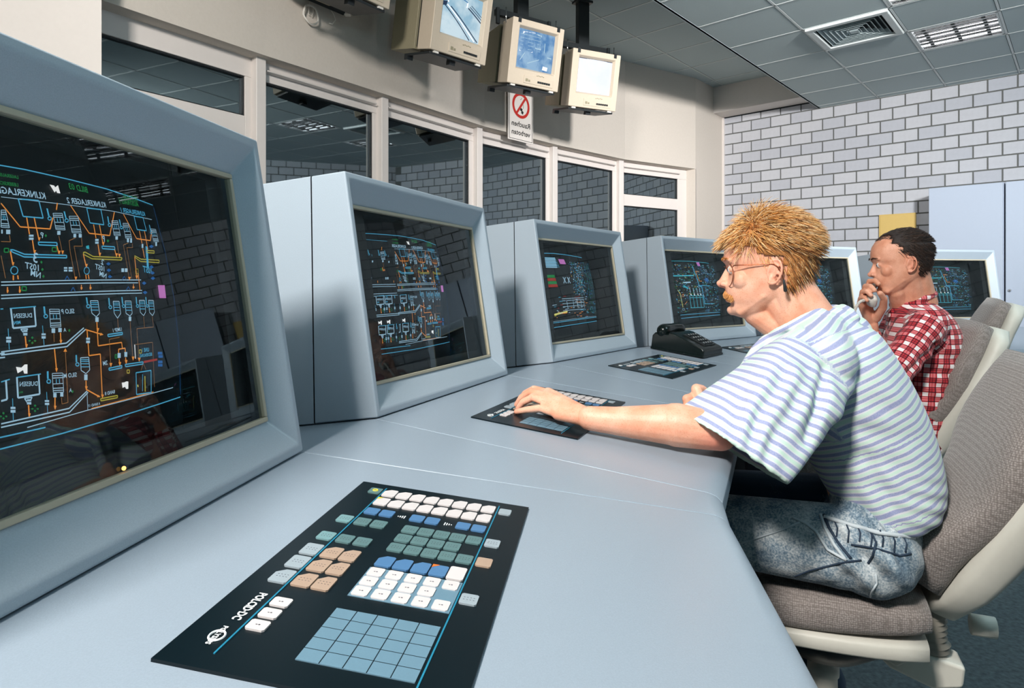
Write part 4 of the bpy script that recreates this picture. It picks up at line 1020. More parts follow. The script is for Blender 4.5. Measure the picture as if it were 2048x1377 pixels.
def hung_monitor(px, py, Z, tdir, label, kind, zc=None):
    c = P(px, py, Z); t = Vector((*tdir, 0)).normalized(); n = Vector((t.y, -t.x, 0)); ti = R(11)
    nn = n * math.cos(ti) - Vector((0, 0, math.sin(ti))); vv = Vector((0, 0, math.cos(ti))) + n * math.sin(ti)
    r = empty('hanging_monitor', basis(t, -nn, vv, c), label, 'monitor', 'picture monitors hung from the ceiling')
    w, h = .225, .225
    mb = MB(); x0, x1, z0, z1 = -.165, .18, -.115, .18     # screen opening
    fo = [(-w, -.0, -h), (w, 0, -h), (w, 0, h), (-w, 0, h)]; op = [(x0, 0, z0), (x1, 0, z0), (x1, 0, z1), (x0, 0, z1)]
    oi = [(x0 + .014, .028, z0 + .014), (x1 - .014, .028, z0 + .014), (x1 - .014, .028, z1 - .014), (x0 + .014, .028, z1 - .014)]
    bk = [(-w + .012, .16, -h + .012), (w - .012, .16, -h + .012), (w - .012, .16, h - .012), (-w + .012, .16, h - .012)]
    fs = []
    for a, b in ((0, 4), (4, 8)):
        for j in range(4): fs.append((a + j, a + (j+1) % 4, b + (j+1) % 4, b + j))
    for j in range(4): fs.append((j, 12 + j, 12 + (j+1) % 4, (j+1) % 4))
    fs.append((12, 13, 14, 15)); mb.add(fo + op + oi + bk, fs); mb.build('monitor_bezel', M_['cream'], r, bevel=.006, seg=2)
    mb = MB(); m = 12; vs = []; f2 = []
    def sp(a, b, off=0): return (x0 + .012 + (x1 - x0 - .024) * a, .030 - .012 * (1 - (2*a-1)**2) * (1 - (2*b-1)**2) - off, z0 + .012 + (z1 - z0 - .024) * b)
    for i in range(m + 1):
        for j in range(m + 1): vs.append(sp(i / m, j / m))
    for i in range(m):
        for j in range(m): a = i*(m+1)+j; f2.append((a, a+1, a+m+2, a+m+1))
    mb.add(vs, f2, PK.index({'tracks': 'n1', 'plant': 'n2', 'blank': 'n3', 'night': 'pn'}[kind]))
    def q(pts, k, off=.0006): mb.add([sp(a, b, off) for a, b in pts], [tuple(range(len(pts)))], PK.index(k))
    def ln(a, b, wd, k, nseg=6):
        dx, dy = b[0]-a[0], b[1]-a[1]; L = math.hypot(dx, dy); nx, ny = -dy/L*wd/2, dx/L*wd/2
        for i in range(nseg):
            p0 = (a[0]+dx*i/nseg, a[1]+dy*i/nseg); p1 = (a[0]+dx*(i+1)/nseg, a[1]+dy*(i+1)/nseg)
            q([(p0[0]-nx, p0[1]-ny), (p1[0]-nx, p1[1]-ny), (p1[0]+nx, p1[1]+ny), (p0[0]+nx, p0[1]+ny)], k)
    if kind == 'tracks':
        ln((.02, .66), (.75, .03), .022, 'pd'); ln((.20, .63), (.96, .04), .024, 'pd'); ln((.12, .645), (.88, .035), .03, 'pw', 6)
        ln((.62, .72), (1, .50), .03, 'pd'); ln((.66, .76), (1, .57), .018, 'pd'); ln((.70, .80), (1, .63), .016, 'pd')
        q([(.12, .70), (.60, .72), (.62, .84), (.10, .82)], 'pw'); q([(.02, .60), (.10, .62), (.12, .72), (.02, .70)], 'pd'); ln((.3, .93), (.6, .84), .03, 'pm'); ln((.45, .98), (.62, .92), .05, 'pd')
    if kind == 'plant':
        q([(.06, .42), (.40, .44), (.44, .96), (.12, .93)], 'pw'); q([(.46, .55), (.62, .55), (.62, .93), (.48, .95)], 'pb')
        for k in range(6): ln((.14 + .08*k, .45), (.18 + .08*k, .95), .012, 'pm', 2)
        for k in range(5): ln((.06, .5 + .09*k), (.6, .5 + .09*k), .010, 'pb', 2)
        ln((.72, .5), (.72, .75), .02, 'pb', 2); ln((.82, .4), (.95, .4), .03, 'pb', 2); q([(.72, .06), (.86, .05), (.87, .15), (.73, .16)], 'pw', .0009)
        ln((.1, .2), (.2, .4), .02, 'pb', 2); ln((.3, .15), (.6, .3), .02, 'pb', 2)
    if kind == 'blank': q([(0, .975), (1, .975), (1, 1.0), (0, 1.0)], 'pd')
    if kind == 'night':
        rr = random.Random(2)
        for k in range(40): a, b = rr.uniform(.05, .95), rr.uniform(.03, .95); q([(a, b), (a+.014, b), (a+.014, b+.018), (a, b+.018)], 'pm' if k % 3 else 'pw')
    s = mb.build('screen', [PICT[k] for k in PK], r); s['kind'] = 'stuff'
    # control strip
    mb = MB(); mb.box(-.09, -.004, -.205, .17, .002, -.150); cs = mb.build('control_strip', M_['cream'], r, bevel=.002)
    for k in range(6): mb = MB(); mb.box(.03 + k * .019, -.009, -.190, .045 + k * .019, -.003, -.177); mb.build('push_button', M_['blackmetal'], cs)
    mb = MB(); mb.box(-.075, -.0055, -.192, -.055, -.003, -.172); mb.box(-.05, -.0055, -.192, -.035, -.003, -.178); mb.build('jack_socket', M_['khaki'], cs)
    mb = MB()
    for k in range(5): mb.box(.02 + .014*k, -.002, -.143 + (k % 2)*.003, .03 + .014*k, .001, -.138 + (k % 2)*.003)
    o = mb.build('badge', M_['khaki'], r); o['kind'] = 'stuff'
    for x in (-.17, .17): mb = MB(); mb.box(x - .013, -.002, h - .03, x + .013, .018, h + .006); mb.build('corner_clip', M_['blackmetal'], r)
    mb = MB(); mb.box(-.19, .16, -.19, .19, .205, .19); mb.build('neck_housing', M_['blackmetal'], r, bevel=.004)
    mb = MB(); mb.hexa([(-.205, .205, -.205), (.205, .205, -.205), (.18, .52, -.185), (-.18, .52, -.185), (-.205, .205, .205), (.205, .205, .205), (.18, .52, .15), (-.18, .52, .15)]); mb.build('rear_housing', M_['khaki'], r, bevel=.004)
    mb = MB(); mb.box(-.21, .02, -h - .022, .21, .30, -h - .006); tr = mb.build('support_tray', M_['blackmetal'], r, bevel=.002)
    for x, y in ((-.17, .03), (.17, .03)): mb = MB(); mb.box(x - .018, y - .022, -h - .012, x + .018, y, -h); mb.build('rubber_foot', M_['white'], tr)
    for x, y in ((-.0, .06), (-.19, .26)): mb = MB(); mb.box(x - .022, y, -h - .045, x + .022, y + .035, -h - .022); mb.build('tray_foot', M_['blackmetal'], tr)
    # hanger in world axes
    hr = bpy.data.objects.new('ceiling_hanger', None); COL.objects.link(hr); hr.parent = r; hr.matrix_local = basis(t, -nn, vv, c).inverted() @ basis(t, -n, (0, 0, 1), c)
    top = ZU - c.z; mb = MB(); yb = .20
    mb.box(-.05, yb - .03, .345, .05, yb + .03, top); mb.box(-.075, yb - .05, top - .02, .075, yb + .05, top); mb.build('post', M_['blackmetal'], hr, bevel=.003)
    mb = MB(); mb.box(-.235, yb - .035, .305, .235, yb + .005, .35); mb.build('cross_bar', M_['blackmetal'], hr, bevel=.002)
    for x in (-.23, .23): mb = MB(); mb.box(x - .012, yb - .05, .235, x + .012, yb - .03, .35); mb.build('bar_hook', M_['blackmetal'], hr)
    mb = MB(); mb.tube([(0, yb - .01, .32), (0, yb - .01, .22)], .009, 8); mb.build('threaded_rod', M_['blackmetal'], hr, smooth=True)
    for x in (-.222, .222): mb = MB(); mb.tube([(x, .06, .32), (x, .06, .21)], .005, 8); mb.build('tie_rod', M_['chrome'], hr, smooth=True)
    mb = MB(); mb.tube([(-.2, .1, .22), (-.12, .14, .29), (0, .16, .25), (.1, .14, .22), (.19, .12, .19)], .004, 6); mb.build('cable', M_['blackmetal'], hr, smooth=True)
    return r
hung_monitor(1190, 161, 5.25, (.91, .41), 'hanging picture monitor furthest right with a blank white picture', 'blank')
hung_monitor(1073, 111, 4.66, (.838, .545), 'hanging picture monitor above the no-smoking sign, blue plant picture', 'plant')
hung_monitor(926, 42, 4.06, (.72, .69), 'hanging picture monitor showing two pale tracks', 'tracks')
hung_monitor(728, -92, 3.56, (.60, .80), 'hanging picture monitor furthest left, mostly above the top edge', 'night')

# cable loops and rail on the upper wall
wht = M_['white']
def wall_pt(px, py, off=.02):                # point on the upper wall face behind pixel
    d = Vector(((px - 1024) / F_, 1, -(py - 572) / F_))
    for i in range(len(WP) - 1):
        a, b = WP[i], WP[i+1]; t, n = facet(a, b); den = d.x * n.x + d.y * n.y
        k = a.dot(n) / den; q = d * k; s = (Vector((q.x, q.y, 0)) - a).dot(t)
        if k > 0 and -1e-3 <= s <= (b - a).length + 1e-3: q = q + n * off; return Vector((q.x, q.y, q.z + CH)), t, n
mbx = MB(); c, t, n = wall_pt(616, 32, .03)
for rr in (.052, .057): mbx.tube([c + t * rr * math.cos(a*math.pi/12) + Vector((0, 0, rr * 1.05 * math.sin(a*math.pi/12))) + n * .004 * math.sin(a) for a in range(24)], .0035, 6, closed=True)
mbx.tube([wall_pt(*p)[0] for p in ((615, 6), (613, 30), (619, 34), (622, 28), (623, 10))], .002, 6)
tag(mbx.build('cable_coil', wht, smooth=True), 'coiled pale cable hanging on the wall at the top left', 'cable')
mbx = MB(); mbx.tube([wall_pt(*p, .05)[0] for p in ((651, 22), (658, 34), (661, 44), (655, 52), (648, 50))], .0035, 6)
tag(mbx.build('cable', wht, smooth=True), 'short loose pale cable end right of the coiled cable', 'cable')
mbx = MB(); mbx.tube([wall_pt(*p, .30)[0] for p in ((779, 96), (784, 112), (792, 127), (803, 127), (814, 131), (823, 135), (826, 120), (829, 95), (830, 60))], .0045, 6)
tag(mbx.build('cable', wht, smooth=True), 'pale cable drooping below the hanging monitor with the tracks picture', 'cable')
mbx = MB()
p0 = [wall_pt(x, y, .06)[0] for x, y in ((585, -8), (675, 30))]
t_ = (p0[1] - p0[0]).normalized(); mbx.tube(p0, .018, 4); rail = mbx.build('cable_rail', M_['blackmetal']); tag(rail, 'dark horizontal cable rail on the wall at the top edge', 'rail')
mbx = MB(); q = wall_pt(681, 30, .07)[0]; mbx.box(q.x - .018, q.y - .02, q.z - .02, q.x + .018, q.y + .02, q.z + .02); mbx.build('rail_end_clip', wht, rail)

# no-smoking sign
c, t, n = wall_pt(1036, 230, .035)
tl, tr_, bl = P(1009, 174, 5.72), None, None
sg = empty('no_smoking_sign', basis(t if t.x > 0 else -t, -n, (0, 0, 1), c), 'white no-smoking sign with a red ring reading Rauchen verboten in mirror writing', 'sign')
tt = t if t.x > 0 else -t
wS, hS = .165, .245
mb = MB(); mb.box(-wS, 0, -hS, wS, .006, hS); mb.build('sign_plate', mat('sign_white', s2l(228, 222, 216), .5), sg, bevel=.001)
M_['ink'] = mat('sign_ink', (.015, .015, .015), .6); M_['redink'] = mat('sign_red', s2l(190, 44, 36), .6)
mb = MB(); e = .012
for q in ((-wS+e, -hS+e, wS-e, -hS+e+.004), (-wS+e, hS-e-.004, wS-e, hS-e), (-wS+e, -hS+e, -wS+e+.004, hS-e), (wS-e-.004, -hS+e, wS-e, hS-e)): mb.box(q[0], -.0015, q[1], q[2], 0, q[3])
mb.build('sign_border', M_['ink'], sg)
mb = MB(); nC = 40; ri, ro, cz = .088, .114, .075
vs = [(rr*math.cos(a*2*math.pi/nC), -.002, cz + rr*math.sin(a*2*math.pi/nC)) for rr in (ri, ro) for a in range(nC)]
mb.add(vs, [(a, (a+1) % nC, nC + (a+1) % nC, nC + a) for a in range(nC)])
s2 = .7071; mb.box(-.1, -.0035, -.0105, .1, -.002, .0105, M=Matrix.Translation((0, 0, cz)) @ Matrix.Rotation(R(-52), 4, 'Y')); mb.build('red_ring', M_['redink'], sg)
mb = MB()
for x, z in ((.004, .045), (.018, .022)): mb.box(-.013, -.0018, -.013, .013, -.0005, .013, M=Matrix.Translation((x, 0, cz - .06 + z - .02)) @ Matrix.Rotation(R(25), 4, 'Y'))
mb.tube([(.022, -.001, cz + .03), (.034, -.001, cz - .0), (.030, -.001, cz - .02)], .0016, 5); mb.tube([(-.01, -.001, cz + .05), (.0, -.001, cz + .055), (.01, -.001, cz + .07)], .0016, 5)
mb.build('cigarette', M_['ink'], sg)
mb = MB(); text(mb, 'Rauchen', (.122, -.0015, -.115), (-.244, 0, 0), (0, 0, .046), 0, .015); text(mb, 'verboten', (.122, -.0015, -.190), (-.244, 0, 0), (0, 0, .046), 0, .015); o = mb.build('lettering', M_['ink'], sg); o['kind'] = 'stuff'

# ---------------------------------------------------------------- telephone on the desk
Lp4, Rp4, t4, n4 = mod(4); Lp3, Rp3, t3, n3 = mod(3)
pb = P(1362, 706, 2.62); dq = (pb - Lp4).dot(n4)
fwd = Vector((.80, -.60, 0)).normalized(); sd = Vector((-fwd.y, fwd.x, 0)); sz = BASE - .11 * .19
# phone axes: x = towards the user, y = across
base = Vector((.70, 2.585, 0)); 
dd_ = (base - Lp4).dot(n4); base.z = BASE - .11 * max(dd_, 0) + .001
fx = Vector((.74, -.67, 0)).normalized(); fx = (fx + Vector((0, 0, -.10))).normalized(); sy_ = Vector((0, 0, 1)).cross(fx).normalized(); uz = fx.cross(sy_).normalized()
ph = empty('telephone', basis(fx, sy_, uz, base) @ Matrix.Scale(.88, 4), 'black push-button telephone on the desk before the fourth console monitor', 'telephone')
mb = MB()
prf = [(-.125, .0), (.125, .0), (.128, .012), (.128, .030), (.118, .040), (-.02, .085), (-.045, .088), (-.05, .078), (-.115, .078), (-.128, .062), (-.13, .012)]
mb.prism(prf, -.095, .095, 'y'); mb.build('phone_base', M_['phone'], ph, bevel=.008, seg=3)
mb = MB(); mb.box(-.13, -.10, 0, .13, .10, .010); mb.build('foot_plate', M_['phone'], ph, bevel=.003)
sl = math.atan2(.045, .138)
Mk = Matrix.Translation((.118, 0, .042)) @ Matrix.Rotation(sl, 4, 'Y')
mb = MB(); mb.box(-.125, -.045, -.001, -.012, .06, .0025, M=Mk); kp = mb.build('keypad_plate', M_['blackmetal'], ph)
for a in range(4):
    for b in range(4): mb = MB(); mb.box(-.115 + a*.026, -.036 + b*.022, .002, -.098 + a*.026, -.022 + b*.022, .008, M=Mk); mb.build('phone_key', M_['desk_dark'] if a % 2 else M_['blackmetal'], kp)
mb = MB()
for a in range(4):
    for b in range(4): mb.box(-.110 + a*.026, -.031 + b*.022, .008, -.104 + a*.026, -.027 + b*.022, .0084, M=Mk)
o = mb.build('key_digits', M_['print'], kp); o['kind'] = 'stuff'
mb = MB(); pts = [(-.085, -.10 + .20 * k / 12, .082 + .012 * math.sin(math.pi * k / 12)) for k in range(13)]
rr = [.018, .029, .032, .029, .027, .025, .024, .025, .027, .029, .032, .029, .018]; mb.tube(pts, rr, 14)
hs = mb.build('telephone_handset', M_['phone'], None, smooth=True, M=ph.matrix_world.copy()); tag(hs, 'black receiver lying in the cradle of the black telephone', 'receiver')

# ---------------------------------------------------------------- office chairs
def fabric(name, c1, c2, sc):
    m = bpy.data.materials.new(name); m.use_nodes = True; nt = m.node_tree; p = nt.nodes['Principled BSDF']; p.inputs['Roughness'].default_value = .95; p.inputs['Sheen Weight'].default_value = .2
    tc = nt.nodes.new('ShaderNodeTexCoord'); v = nt.nodes.new('ShaderNodeTexVoronoi'); v.inputs['Scale'].default_value = sc; v.inputs['Randomness'].default_value = .35
    cr = nt.nodes.new('ShaderNodeValToRGB'); cr.color_ramp.elements[0].color = (*c2, 1); cr.color_ramp.elements[1].color = (*c1, 1); cr.color_ramp.elements[0].position = .1; cr.color_ramp.elements[1].position = .65
    bp = nt.nodes.new('ShaderNodeBump'); bp.inputs['Strength'].default_value = .6; bp.inputs['Distance'].default_value = .002; bp.invert = True
    nt.links.new(tc.outputs['Object'], v.inputs['Vector']); nt.links.new(v.outputs['Distance'], cr.inputs[0]); nt.links.new(cr.outputs[0], p.inputs['Base Color']); nt.links.new(v.outputs['Distance'], bp.inputs['Height']); nt.links.new(bp.outputs[0], p.inputs['Normal'])
    return m
M_['fab'] = fabric('chair_fabric', s2l(116, 108, 104), s2l(164, 156, 152), 240)
def loft_box(stations, n=20, p=.45):
    """stations: (centre, half-width vector, half-thickness vector) -> rounded-rect rings"""
    rs = []
    for c, a, b in stations:
        c, a, b = Vector(c), Vector(a), Vector(b); ring = []
        for k in range(n):
            th = 2 * math.pi * (k + .5) / n; cs, sn = math.cos(th), math.sin(th)
            ring.append(c + a * math.copysign(abs(cs) ** p, cs) + b * math.copysign(abs(sn) ** p, sn))
        rs.append(ring)
    return rs
def make_chair():
    c = {}
    sh = .365                                    # underside of the cushion
    st = []
    for k in range(13):
        u = k / 12; x = -.185 + .41 * u; e = math.sin(math.pi * min(max(u, .02), .98)) ** .28
        st.append(((x, 0, sh + .052 + .012 * math.cos(u * math.pi) * .8 - .02 * max(0, u - .75) * 4 * .5), (0, .19 * (.72 + .28 * e), 0), (0, 0, .048 * (.25 + .75 * e))))
    mb = MB(); mb.rings(loft_box(st, 28, .55)); c['seat_cushion'] = (mb.mesh('seat_cushion', M_['fab'], True), 'fab', None)
    st = []
    for k in range(9):
        u = k / 8; x = -.18 + .40 * u; e = math.sin(math.pi * min(max(u, .03), .97)) ** .25
        st.append(((x, 0, sh - .006 + .008 * (1 - u)), (0, .188 * (.7 + .3 * e), 0), (0, 0, .022)))
    mb = MB(); mb.rings(loft_box(st, 28, .35)); c['seat_shell'] = (mb.mesh('seat_shell', M_['shell'], True), None, None)
    mb = MB(); mb.lathe([(.0, .25), (.09, .27), (.14, .31), (.16, .345), (.0, .346)], 24); c['seat_mechanism'] = (mb.mesh('seat_mechanism', M_['blackmetal'], True), None, None)
    # backrest: centreline leaning back
    def bc(h): return Vector((-.205 - .42 * (h - .42) + .0 - .10 * max(0, h - .72) ** 1.3, 0, h))
    st = []; st2 = []
    for k in range(15):
        u = k / 14; h = .475 + .465 * u; e = math.sin(math.pi * min(max(u, .015), .985)) ** .30
        bulge = .030 * math.exp(-((u - .16) / .16) ** 2) - .014 * math.exp(-((u - .45) / .18) ** 2)
        wd = .205 * (.80 + .20 * e) * (.58 + .42 * min(1, u * 1.7) ** .9)
        c0 = bc(h) + Vector((.028 + bulge, 0, 0)); st.append((c0, (0, wd, 0), (.044 * (.3 + .7 * e) + bulge * .5, 0, .018)))
    mb = MB(); mb.rings(loft_box(st, 28, .6)); c['backrest_cushion'] = (mb.mesh('backrest_cushion', M_['fab'], True), None, None)
    for k in range(15):
        u = k / 14; h = .405 + .525 * u
        wd = (.095 + .125 * min(1, u * 1.7) ** .9) * (1 if u < .9 else 1 - .25 * ((u - .9) / .1) ** 2) * (1 if u > .12 else .62 + .38 * u / .12)
        th = .030 + .018 * math.sin(math.pi * min(1, u * 1.3)); c0 = bc(h) + Vector((-.022 - .016 * math.sin(math.pi * u), 0, 0)); st2.append((c0, (0, wd, 0), (th, 0, .01)))
    mb = MB(); mb.rings(loft_box(st2, 20, .5)); c['backrest_shell'] = (mb.mesh('backrest_shell', M_['shell'], True), None, None)
    pr = []
    for k in range(18): pr.append((.026 + (.006 if k % 2 else 0) + .006 * (k < 4), .305 + .105 * k / 17))
    mb = MB(); mb.lathe(pr, 20, (-.212, 0, 0)); c['bellows'] = (mb.mesh('bellows', M_['rubber'], True), None, None)
    mb = MB(); mb.prism([(-.27, .295), (-.19, .31), (-.13, .32), (-.10, .29), (-.13, .262), (-.21, .235), (-.265, .25)], -.038, .038, 'y'); c['back_bracket'] = (mb.mesh('back_bracket', M_['shell']), .008, None)
    mb = MB(); mb.prism([(-.18, .305), (-.11, .35), (-.08, .352), (-.08, .31), (-.14, .275)], -.052, -.034, 'y'); mb.prism([(-.18, .305), (-.11, .35), (-.08, .352), (-.08, .31), (-.14, .275)], .034, .052, 'y'); c['support_arm'] = (mb.mesh('support_arm', M_['shell']), .005, None)
    mb = MB(); mb.tube([(-.29, -.02, .365), (-.335, -.02, .365)], .022, 12); c['tilt_knob'] = (mb.mesh('tilt_knob', M_['shell'], True), None, None)
    mb = MB(); mb.lathe([(.045, .07), (.045, .09), (.032, .10), (.030, .20), (.034, .205), (.034, .225), (.026, .23), (.024, .26)], 20); c['gas_column'] = (mb.mesh('gas_column', M_['shell'], True), None, None)
    return c
CHM = make_chair()
legm = MB(); legm.prism([(.02, .075), (.02, .12), (.10, .115), (.29, .085), (.30, .068), (.29, .058)], -.022, .022, 'y'); legm = legm.mesh('leg', M_['shell'])
casm = MB(); casm.tube([(0, -.022, 0), (0, .022, 0)], .028, 16); casm = casm.mesh('caster', M_['blackmetal'], True)
def chair(loc, F, label, dz=0.0, spin=0):
    F = Vector((*F, 0)).normalized(); y = Vector((-F.y, F.x, 0))
    r = empty('office_chair', basis(F, y, (0, 0, 1), (loc[0], loc[1], 0)), label, 'chair', 'office chairs at the control desk')
    for k, (me, bv, _) in CHM.items():
        o = link(k, me, r, bv if isinstance(bv, float) else 0)
        if k not in ('gas_column',): o.location.z = dz
    for k in range(5):
        a = R(72 * k + spin); o = link('leg', legm, r, .006); o.matrix_local = Matrix.Rotation(a, 4, 'Z')
        cst = link('caster', casm, o); cst.matrix_local = Matrix.Translation((.275, 0, .030)) @ Matrix.Rotation(R(40 * k), 4, 'Z')
    return r
c1 = chair((.72, 1.49), (-.926, .378), 'office chair with grey-brown woven cushions under the man in the striped shirt', .0, 10)
c2 = chair((1.30, 2.50), (-.95, .31), 'office chair with a white back shell behind the man in the plaid shirt', .02, 40)
c3 = chair((1.76, 3.0), (-.88, .47), 'empty office chair furthest back at the right edge of the view', .09, 20)
# ---------------------------------------------------------------- people
def fuse(mb, voxel, smooth, name='tmp'):
    me = bpy.data.meshes.new(name); me.from_pydata([tuple(v) for v in mb.v], [], mb.f)
    bm = bmesh.new(); bm.from_mesh(me); bmesh.ops.recalc_face_normals(bm, faces=bm.faces); bm.to_mesh(me); bm.free()
    o = bpy.data.objects.new(name, me); COL.objects.link(o)
    r = o.modifiers.new('r', 'REMESH'); r.mode = 'VOXEL'; r.voxel_size = voxel; r.use_smooth_shade = True
    if smooth: s = o.modifiers.new('s', 'SMOOTH'); s.factor = .5; s.iterations = smooth
    dg = bpy.context.evaluated_depsgraph_get(); out = bpy.data.meshes.new_from_object(o.evaluated_get(dg))
    bpy.data.objects.remove(o); bpy.data.meshes.remove(me); out.name = name
    return out
def coords(me): a = np.empty(len(me.vertices) * 3); me.vertices.foreach_get('co', a); return a.reshape(-1, 3)
def set_coords(me, a): me.vertices.foreach_set('co', a.astype(np.float32).ravel()); me.update()
def setattr_f(me, name, vals): at = me.attributes.new(name, 'FLOAT', 'POINT'); at.data.foreach_set('value', vals.astype(np.float32))
def interp(tab, x):
    xs = [t[0] for t in tab]; return np.interp(x, xs, [t[1] for t in tab])
HEADTAB = dict(   # height above the eye line (cm) -> front, back, half width
 xf=[(-12.6,6.6),(-12.2,8.0),(-11.6,8.9),(-10.8,9.35),(-10,9.2),(-9.4,9.0),(-8.7,9.5),(-8.2,9.7),(-7.2,10.1),(-6.2,10.3),(-5.2,10.1),(-4,9.8),(-2.4,9.6),(-1.2,9.9),(0,10.55),(.8,10.9),(1.6,10.9),(3.2,10.85),(5.5,10.3),(7.6,8.9),(9.4,6.6),(10.8,3.4),(11.4,.8)],
 xb=[(-12.6,4.2),(-12.0,2.4),(-10.5,.6),(-9,-1.2),(-7.5,-3.6),(-6,-5.4),(-4,-6.9),(-2,-7.9),(0,-8.5),(2.5,-8.8),(5,-8.6),(7.6,-7.3),(9.4,-5.5),(10.8,-3.0),(11.4,-.6)],
 w=[(-12.6,1.6),(-12.0,2.7),(-11,3.7),(-9.6,4.6),(-8,5.4),(-6,6.0),(-4,6.45),(-2,6.8),(0,7.0),(2,7.3),(4,7.45),(6,7.2),(8,6.3),(9.6,4.9),(10.8,2.9),(11.4,.8)])
def head_mesh(T, voxel=.0021, moust=False):
    """T maps head coordinates (x forward, y towards the subject's left, z up, metres) to the world"""
    mb = MB(); rs = []; n = 40
    for h in np.linspace(-12.6, 11.4, 60):
        xf, xb, w = (float(interp(HEADTAB[k], h)) for k in ('xf', 'xb', 'w')); ring = []
        xc = xb + (xf - xb) * .44
        for k in range(n):
            th = 2 * math.pi * k / n; c, s = math.cos(th), math.sin(th)
            p = .80 if c > 0 else .92
            x = xc + ((xf - xc) if c > 0 else (xc - xb)) * math.copysign(abs(c) ** p, c); y = w * math.copysign(abs(s) ** (.86), s)
            if c > .3 and h < 0: y *= 1 - .10 * (c - .3)
            ring.append(Vector((x, y, h)) / 100)
        rs.append(ring)
    mb.rings(rs)
    V = lambda *a: Vector(a) / 100
    # nose
    for t in np.linspace(0, 1, 9):
        z = -.6 - 4.2 * t; x = 10.15 + 1.55 * t ** 1.15; w = .45 + .40 * t; mb.capsule(V(x - .35, 0, z), V(x - 1.6, 0, z), w / 100, (w + .25) / 100, 10)
    mb.ellips(V(11.55, 0, -4.6), V(.85, 0, 0), V(0, .85, 0), V(0, 0, .78)); mb.capsule(V(11.1, 0, -5.0), V(10.0, 0, -5.6), .0050, .0045)
    for s in (-1, 1): mb.ellips(V(10.55, 1.15 * s, -4.75), V(.95, .1, 0), V(0, .62, 0), V(0, 0, .68))
    # brow, cheek, lips, chin, jaw
    for s in (-1, 1):
        mb.capsule(V(10.4, 1.0 * s, .75), V(9.2, 4.4 * s, .9), .0065, .006); mb.ellips(V(6.5, 4.2 * s, -3.6), V(2.2, 0, 0), V(0, 2.1, 0), V(0, 0, 2.4))
        mb.ellips(V(8.75, 3.1 * s, -1.35), V(.95, 0, 0), V(0, 1.35, 0), V(0, 0, .9))
        mb.capsule(V(1.6, 5.1 * s, -7.2), V(6.5, 2.7 * s, -11.0), .008, .011)
    mb.capsule(V(9.75, -1.9, -7.75), V(9.75, 1.9, -7.75), .0042, .0042); mb.ellips(V(10.0, 0, -7.5), V(.62, 0, 0), V(0, 1.7, 0), V(0, 0, .48))
    mb.ellips(V(9.6, 0, -8.65), V(.60, 0, 0), V(0, 1.8, 0), V(0, 0, .48)); mb.ellips(V(8.5, 0, -10.9), V(1.35, 0, 0), V(0, 1.9, 0), V(0, 0, 1.25))
    # ears: rim, lobe, bowl
    for s in (-1, 1):
        rim = []
        for k in range(15):
            a = R(-65 + 255 * k / 14 + 30); rr = 1 + .06 * math.sin(a)
            rim.append(V(-.55 - 1.55 * math.cos(a + R(195)) * rr - .30 * math.sin(a) , (7.35 + .85 * (.5 + .5 * math.cos(a + R(10)))) * s, -1.9 + 2.85 * math.sin(a) * rr))
        rim = []
        for k in range(17):
            a = R(150 - 275 * k / 16)           # from the front top, over, down the back to the lobe
            ex, ez = 1.5 * math.cos(a), 2.75 * math.sin(a)
            rim.append(V(-.55 - ex * -1 * -1 - .22 * math.sin(a) * 1.0, (7.15 + .55 - .45 * math.cos(a)) * s, -1.7 + ez) if False else V(-.6 + (-ex) * 1.0 * -1 * -1, (7.6 - .45 * math.cos(a) * -1 * -1) * s, -1.7 + ez))
        pts = []
        for k in range(17):
            a = R(125 - 250 * k / 16); ex, ez = math.cos(a) * 1.55, math.sin(a) * 2.7
            pts.append(V(-.4 - ex - .12 * ez, (7.45 + .5 * max(0, math.cos(a))) * s, -1.7 + ez))
        mb.tube(pts, [.0030] * 4 + [.0034] * 9 + [.0038, .0046, .0052, .0042], 8)
        mb.ellips(V(-.3, 7.1 * s, -1.7), V(1.45, .30 * s, 0), V(-.1, .36 * s, 0), V(-.25, .1 * s, 2.5))
        mb.tube([V(-.55, 7.6 * s, .1), V(-1.0, 7.7 * s, -.8), V(-1.0, 7.7 * s, -1.9), V(-.4, 7.6 * s, -3.0)], .0022, 7)
        mb.ellips(V(.55, 7.25 * s, -2.2), V(.4, 0, 0), V(0, .45, 0), V(0, 0, .6))
    mb.v = [tuple(T @ Vector(v)) for v in mb.v]
    return mb
def sculpt_face(me, T):
    Ti = T.inverted(); A = coords(me); M3 = np.array(Ti)[:3]; L = A @ M3[:, :3].T + M3[:, 3]; L *= 100
    def push(c, r, d):
        w = np.exp(-(((L[:, 0]-c[0])/r[0])**2 + ((L[:, 1]-c[1])/r[1])**2 + ((L[:, 2]-c[2])/r[2])**2)); L[:] += w[:, None] * np.array(d)
    for s in (-1, 1):
        push((10.2, 1.9*s, -1.0), (1.4, .9, .8), (-.55, 0, 0)); push((9.5, 3.2*s, .05), (1.3, 1.3, .45), (-.35, 0, 0)); push((10.9, .55*s, -5.35), (.45, .35, .3), (0, 0, .35))
        push((9.5, 3.1*s, -1.55), (1.2, 1.3, .16), (-.16, 0, 0)); push((.2, 8.0*s, -2.3), (.55, .6, .7), (0, -.8*s, 0)); push((-.6, 8.1*s, -.5), (.35, .5, 1.0), (0, -.3*s, 0))
        push((9.4, 2.6*s, -8.1), (.8, .7, .35), (-.25, 0, 0))
    push((10.2, 0, -8.12), (.8, 2.2, .16), (-.55, 0, 0)); push((9.6, 0, -9.6), (.8, 2.0, .5), (-.28, 0, 0)); push((10.6, 0, -6.6), (.6, .3, .7), (-.12, 0, 0))
    L /= 100; M4 = np.array(T)[:3]; set_coords(me, L @ M4[:, :3].T + M4[:, 3])
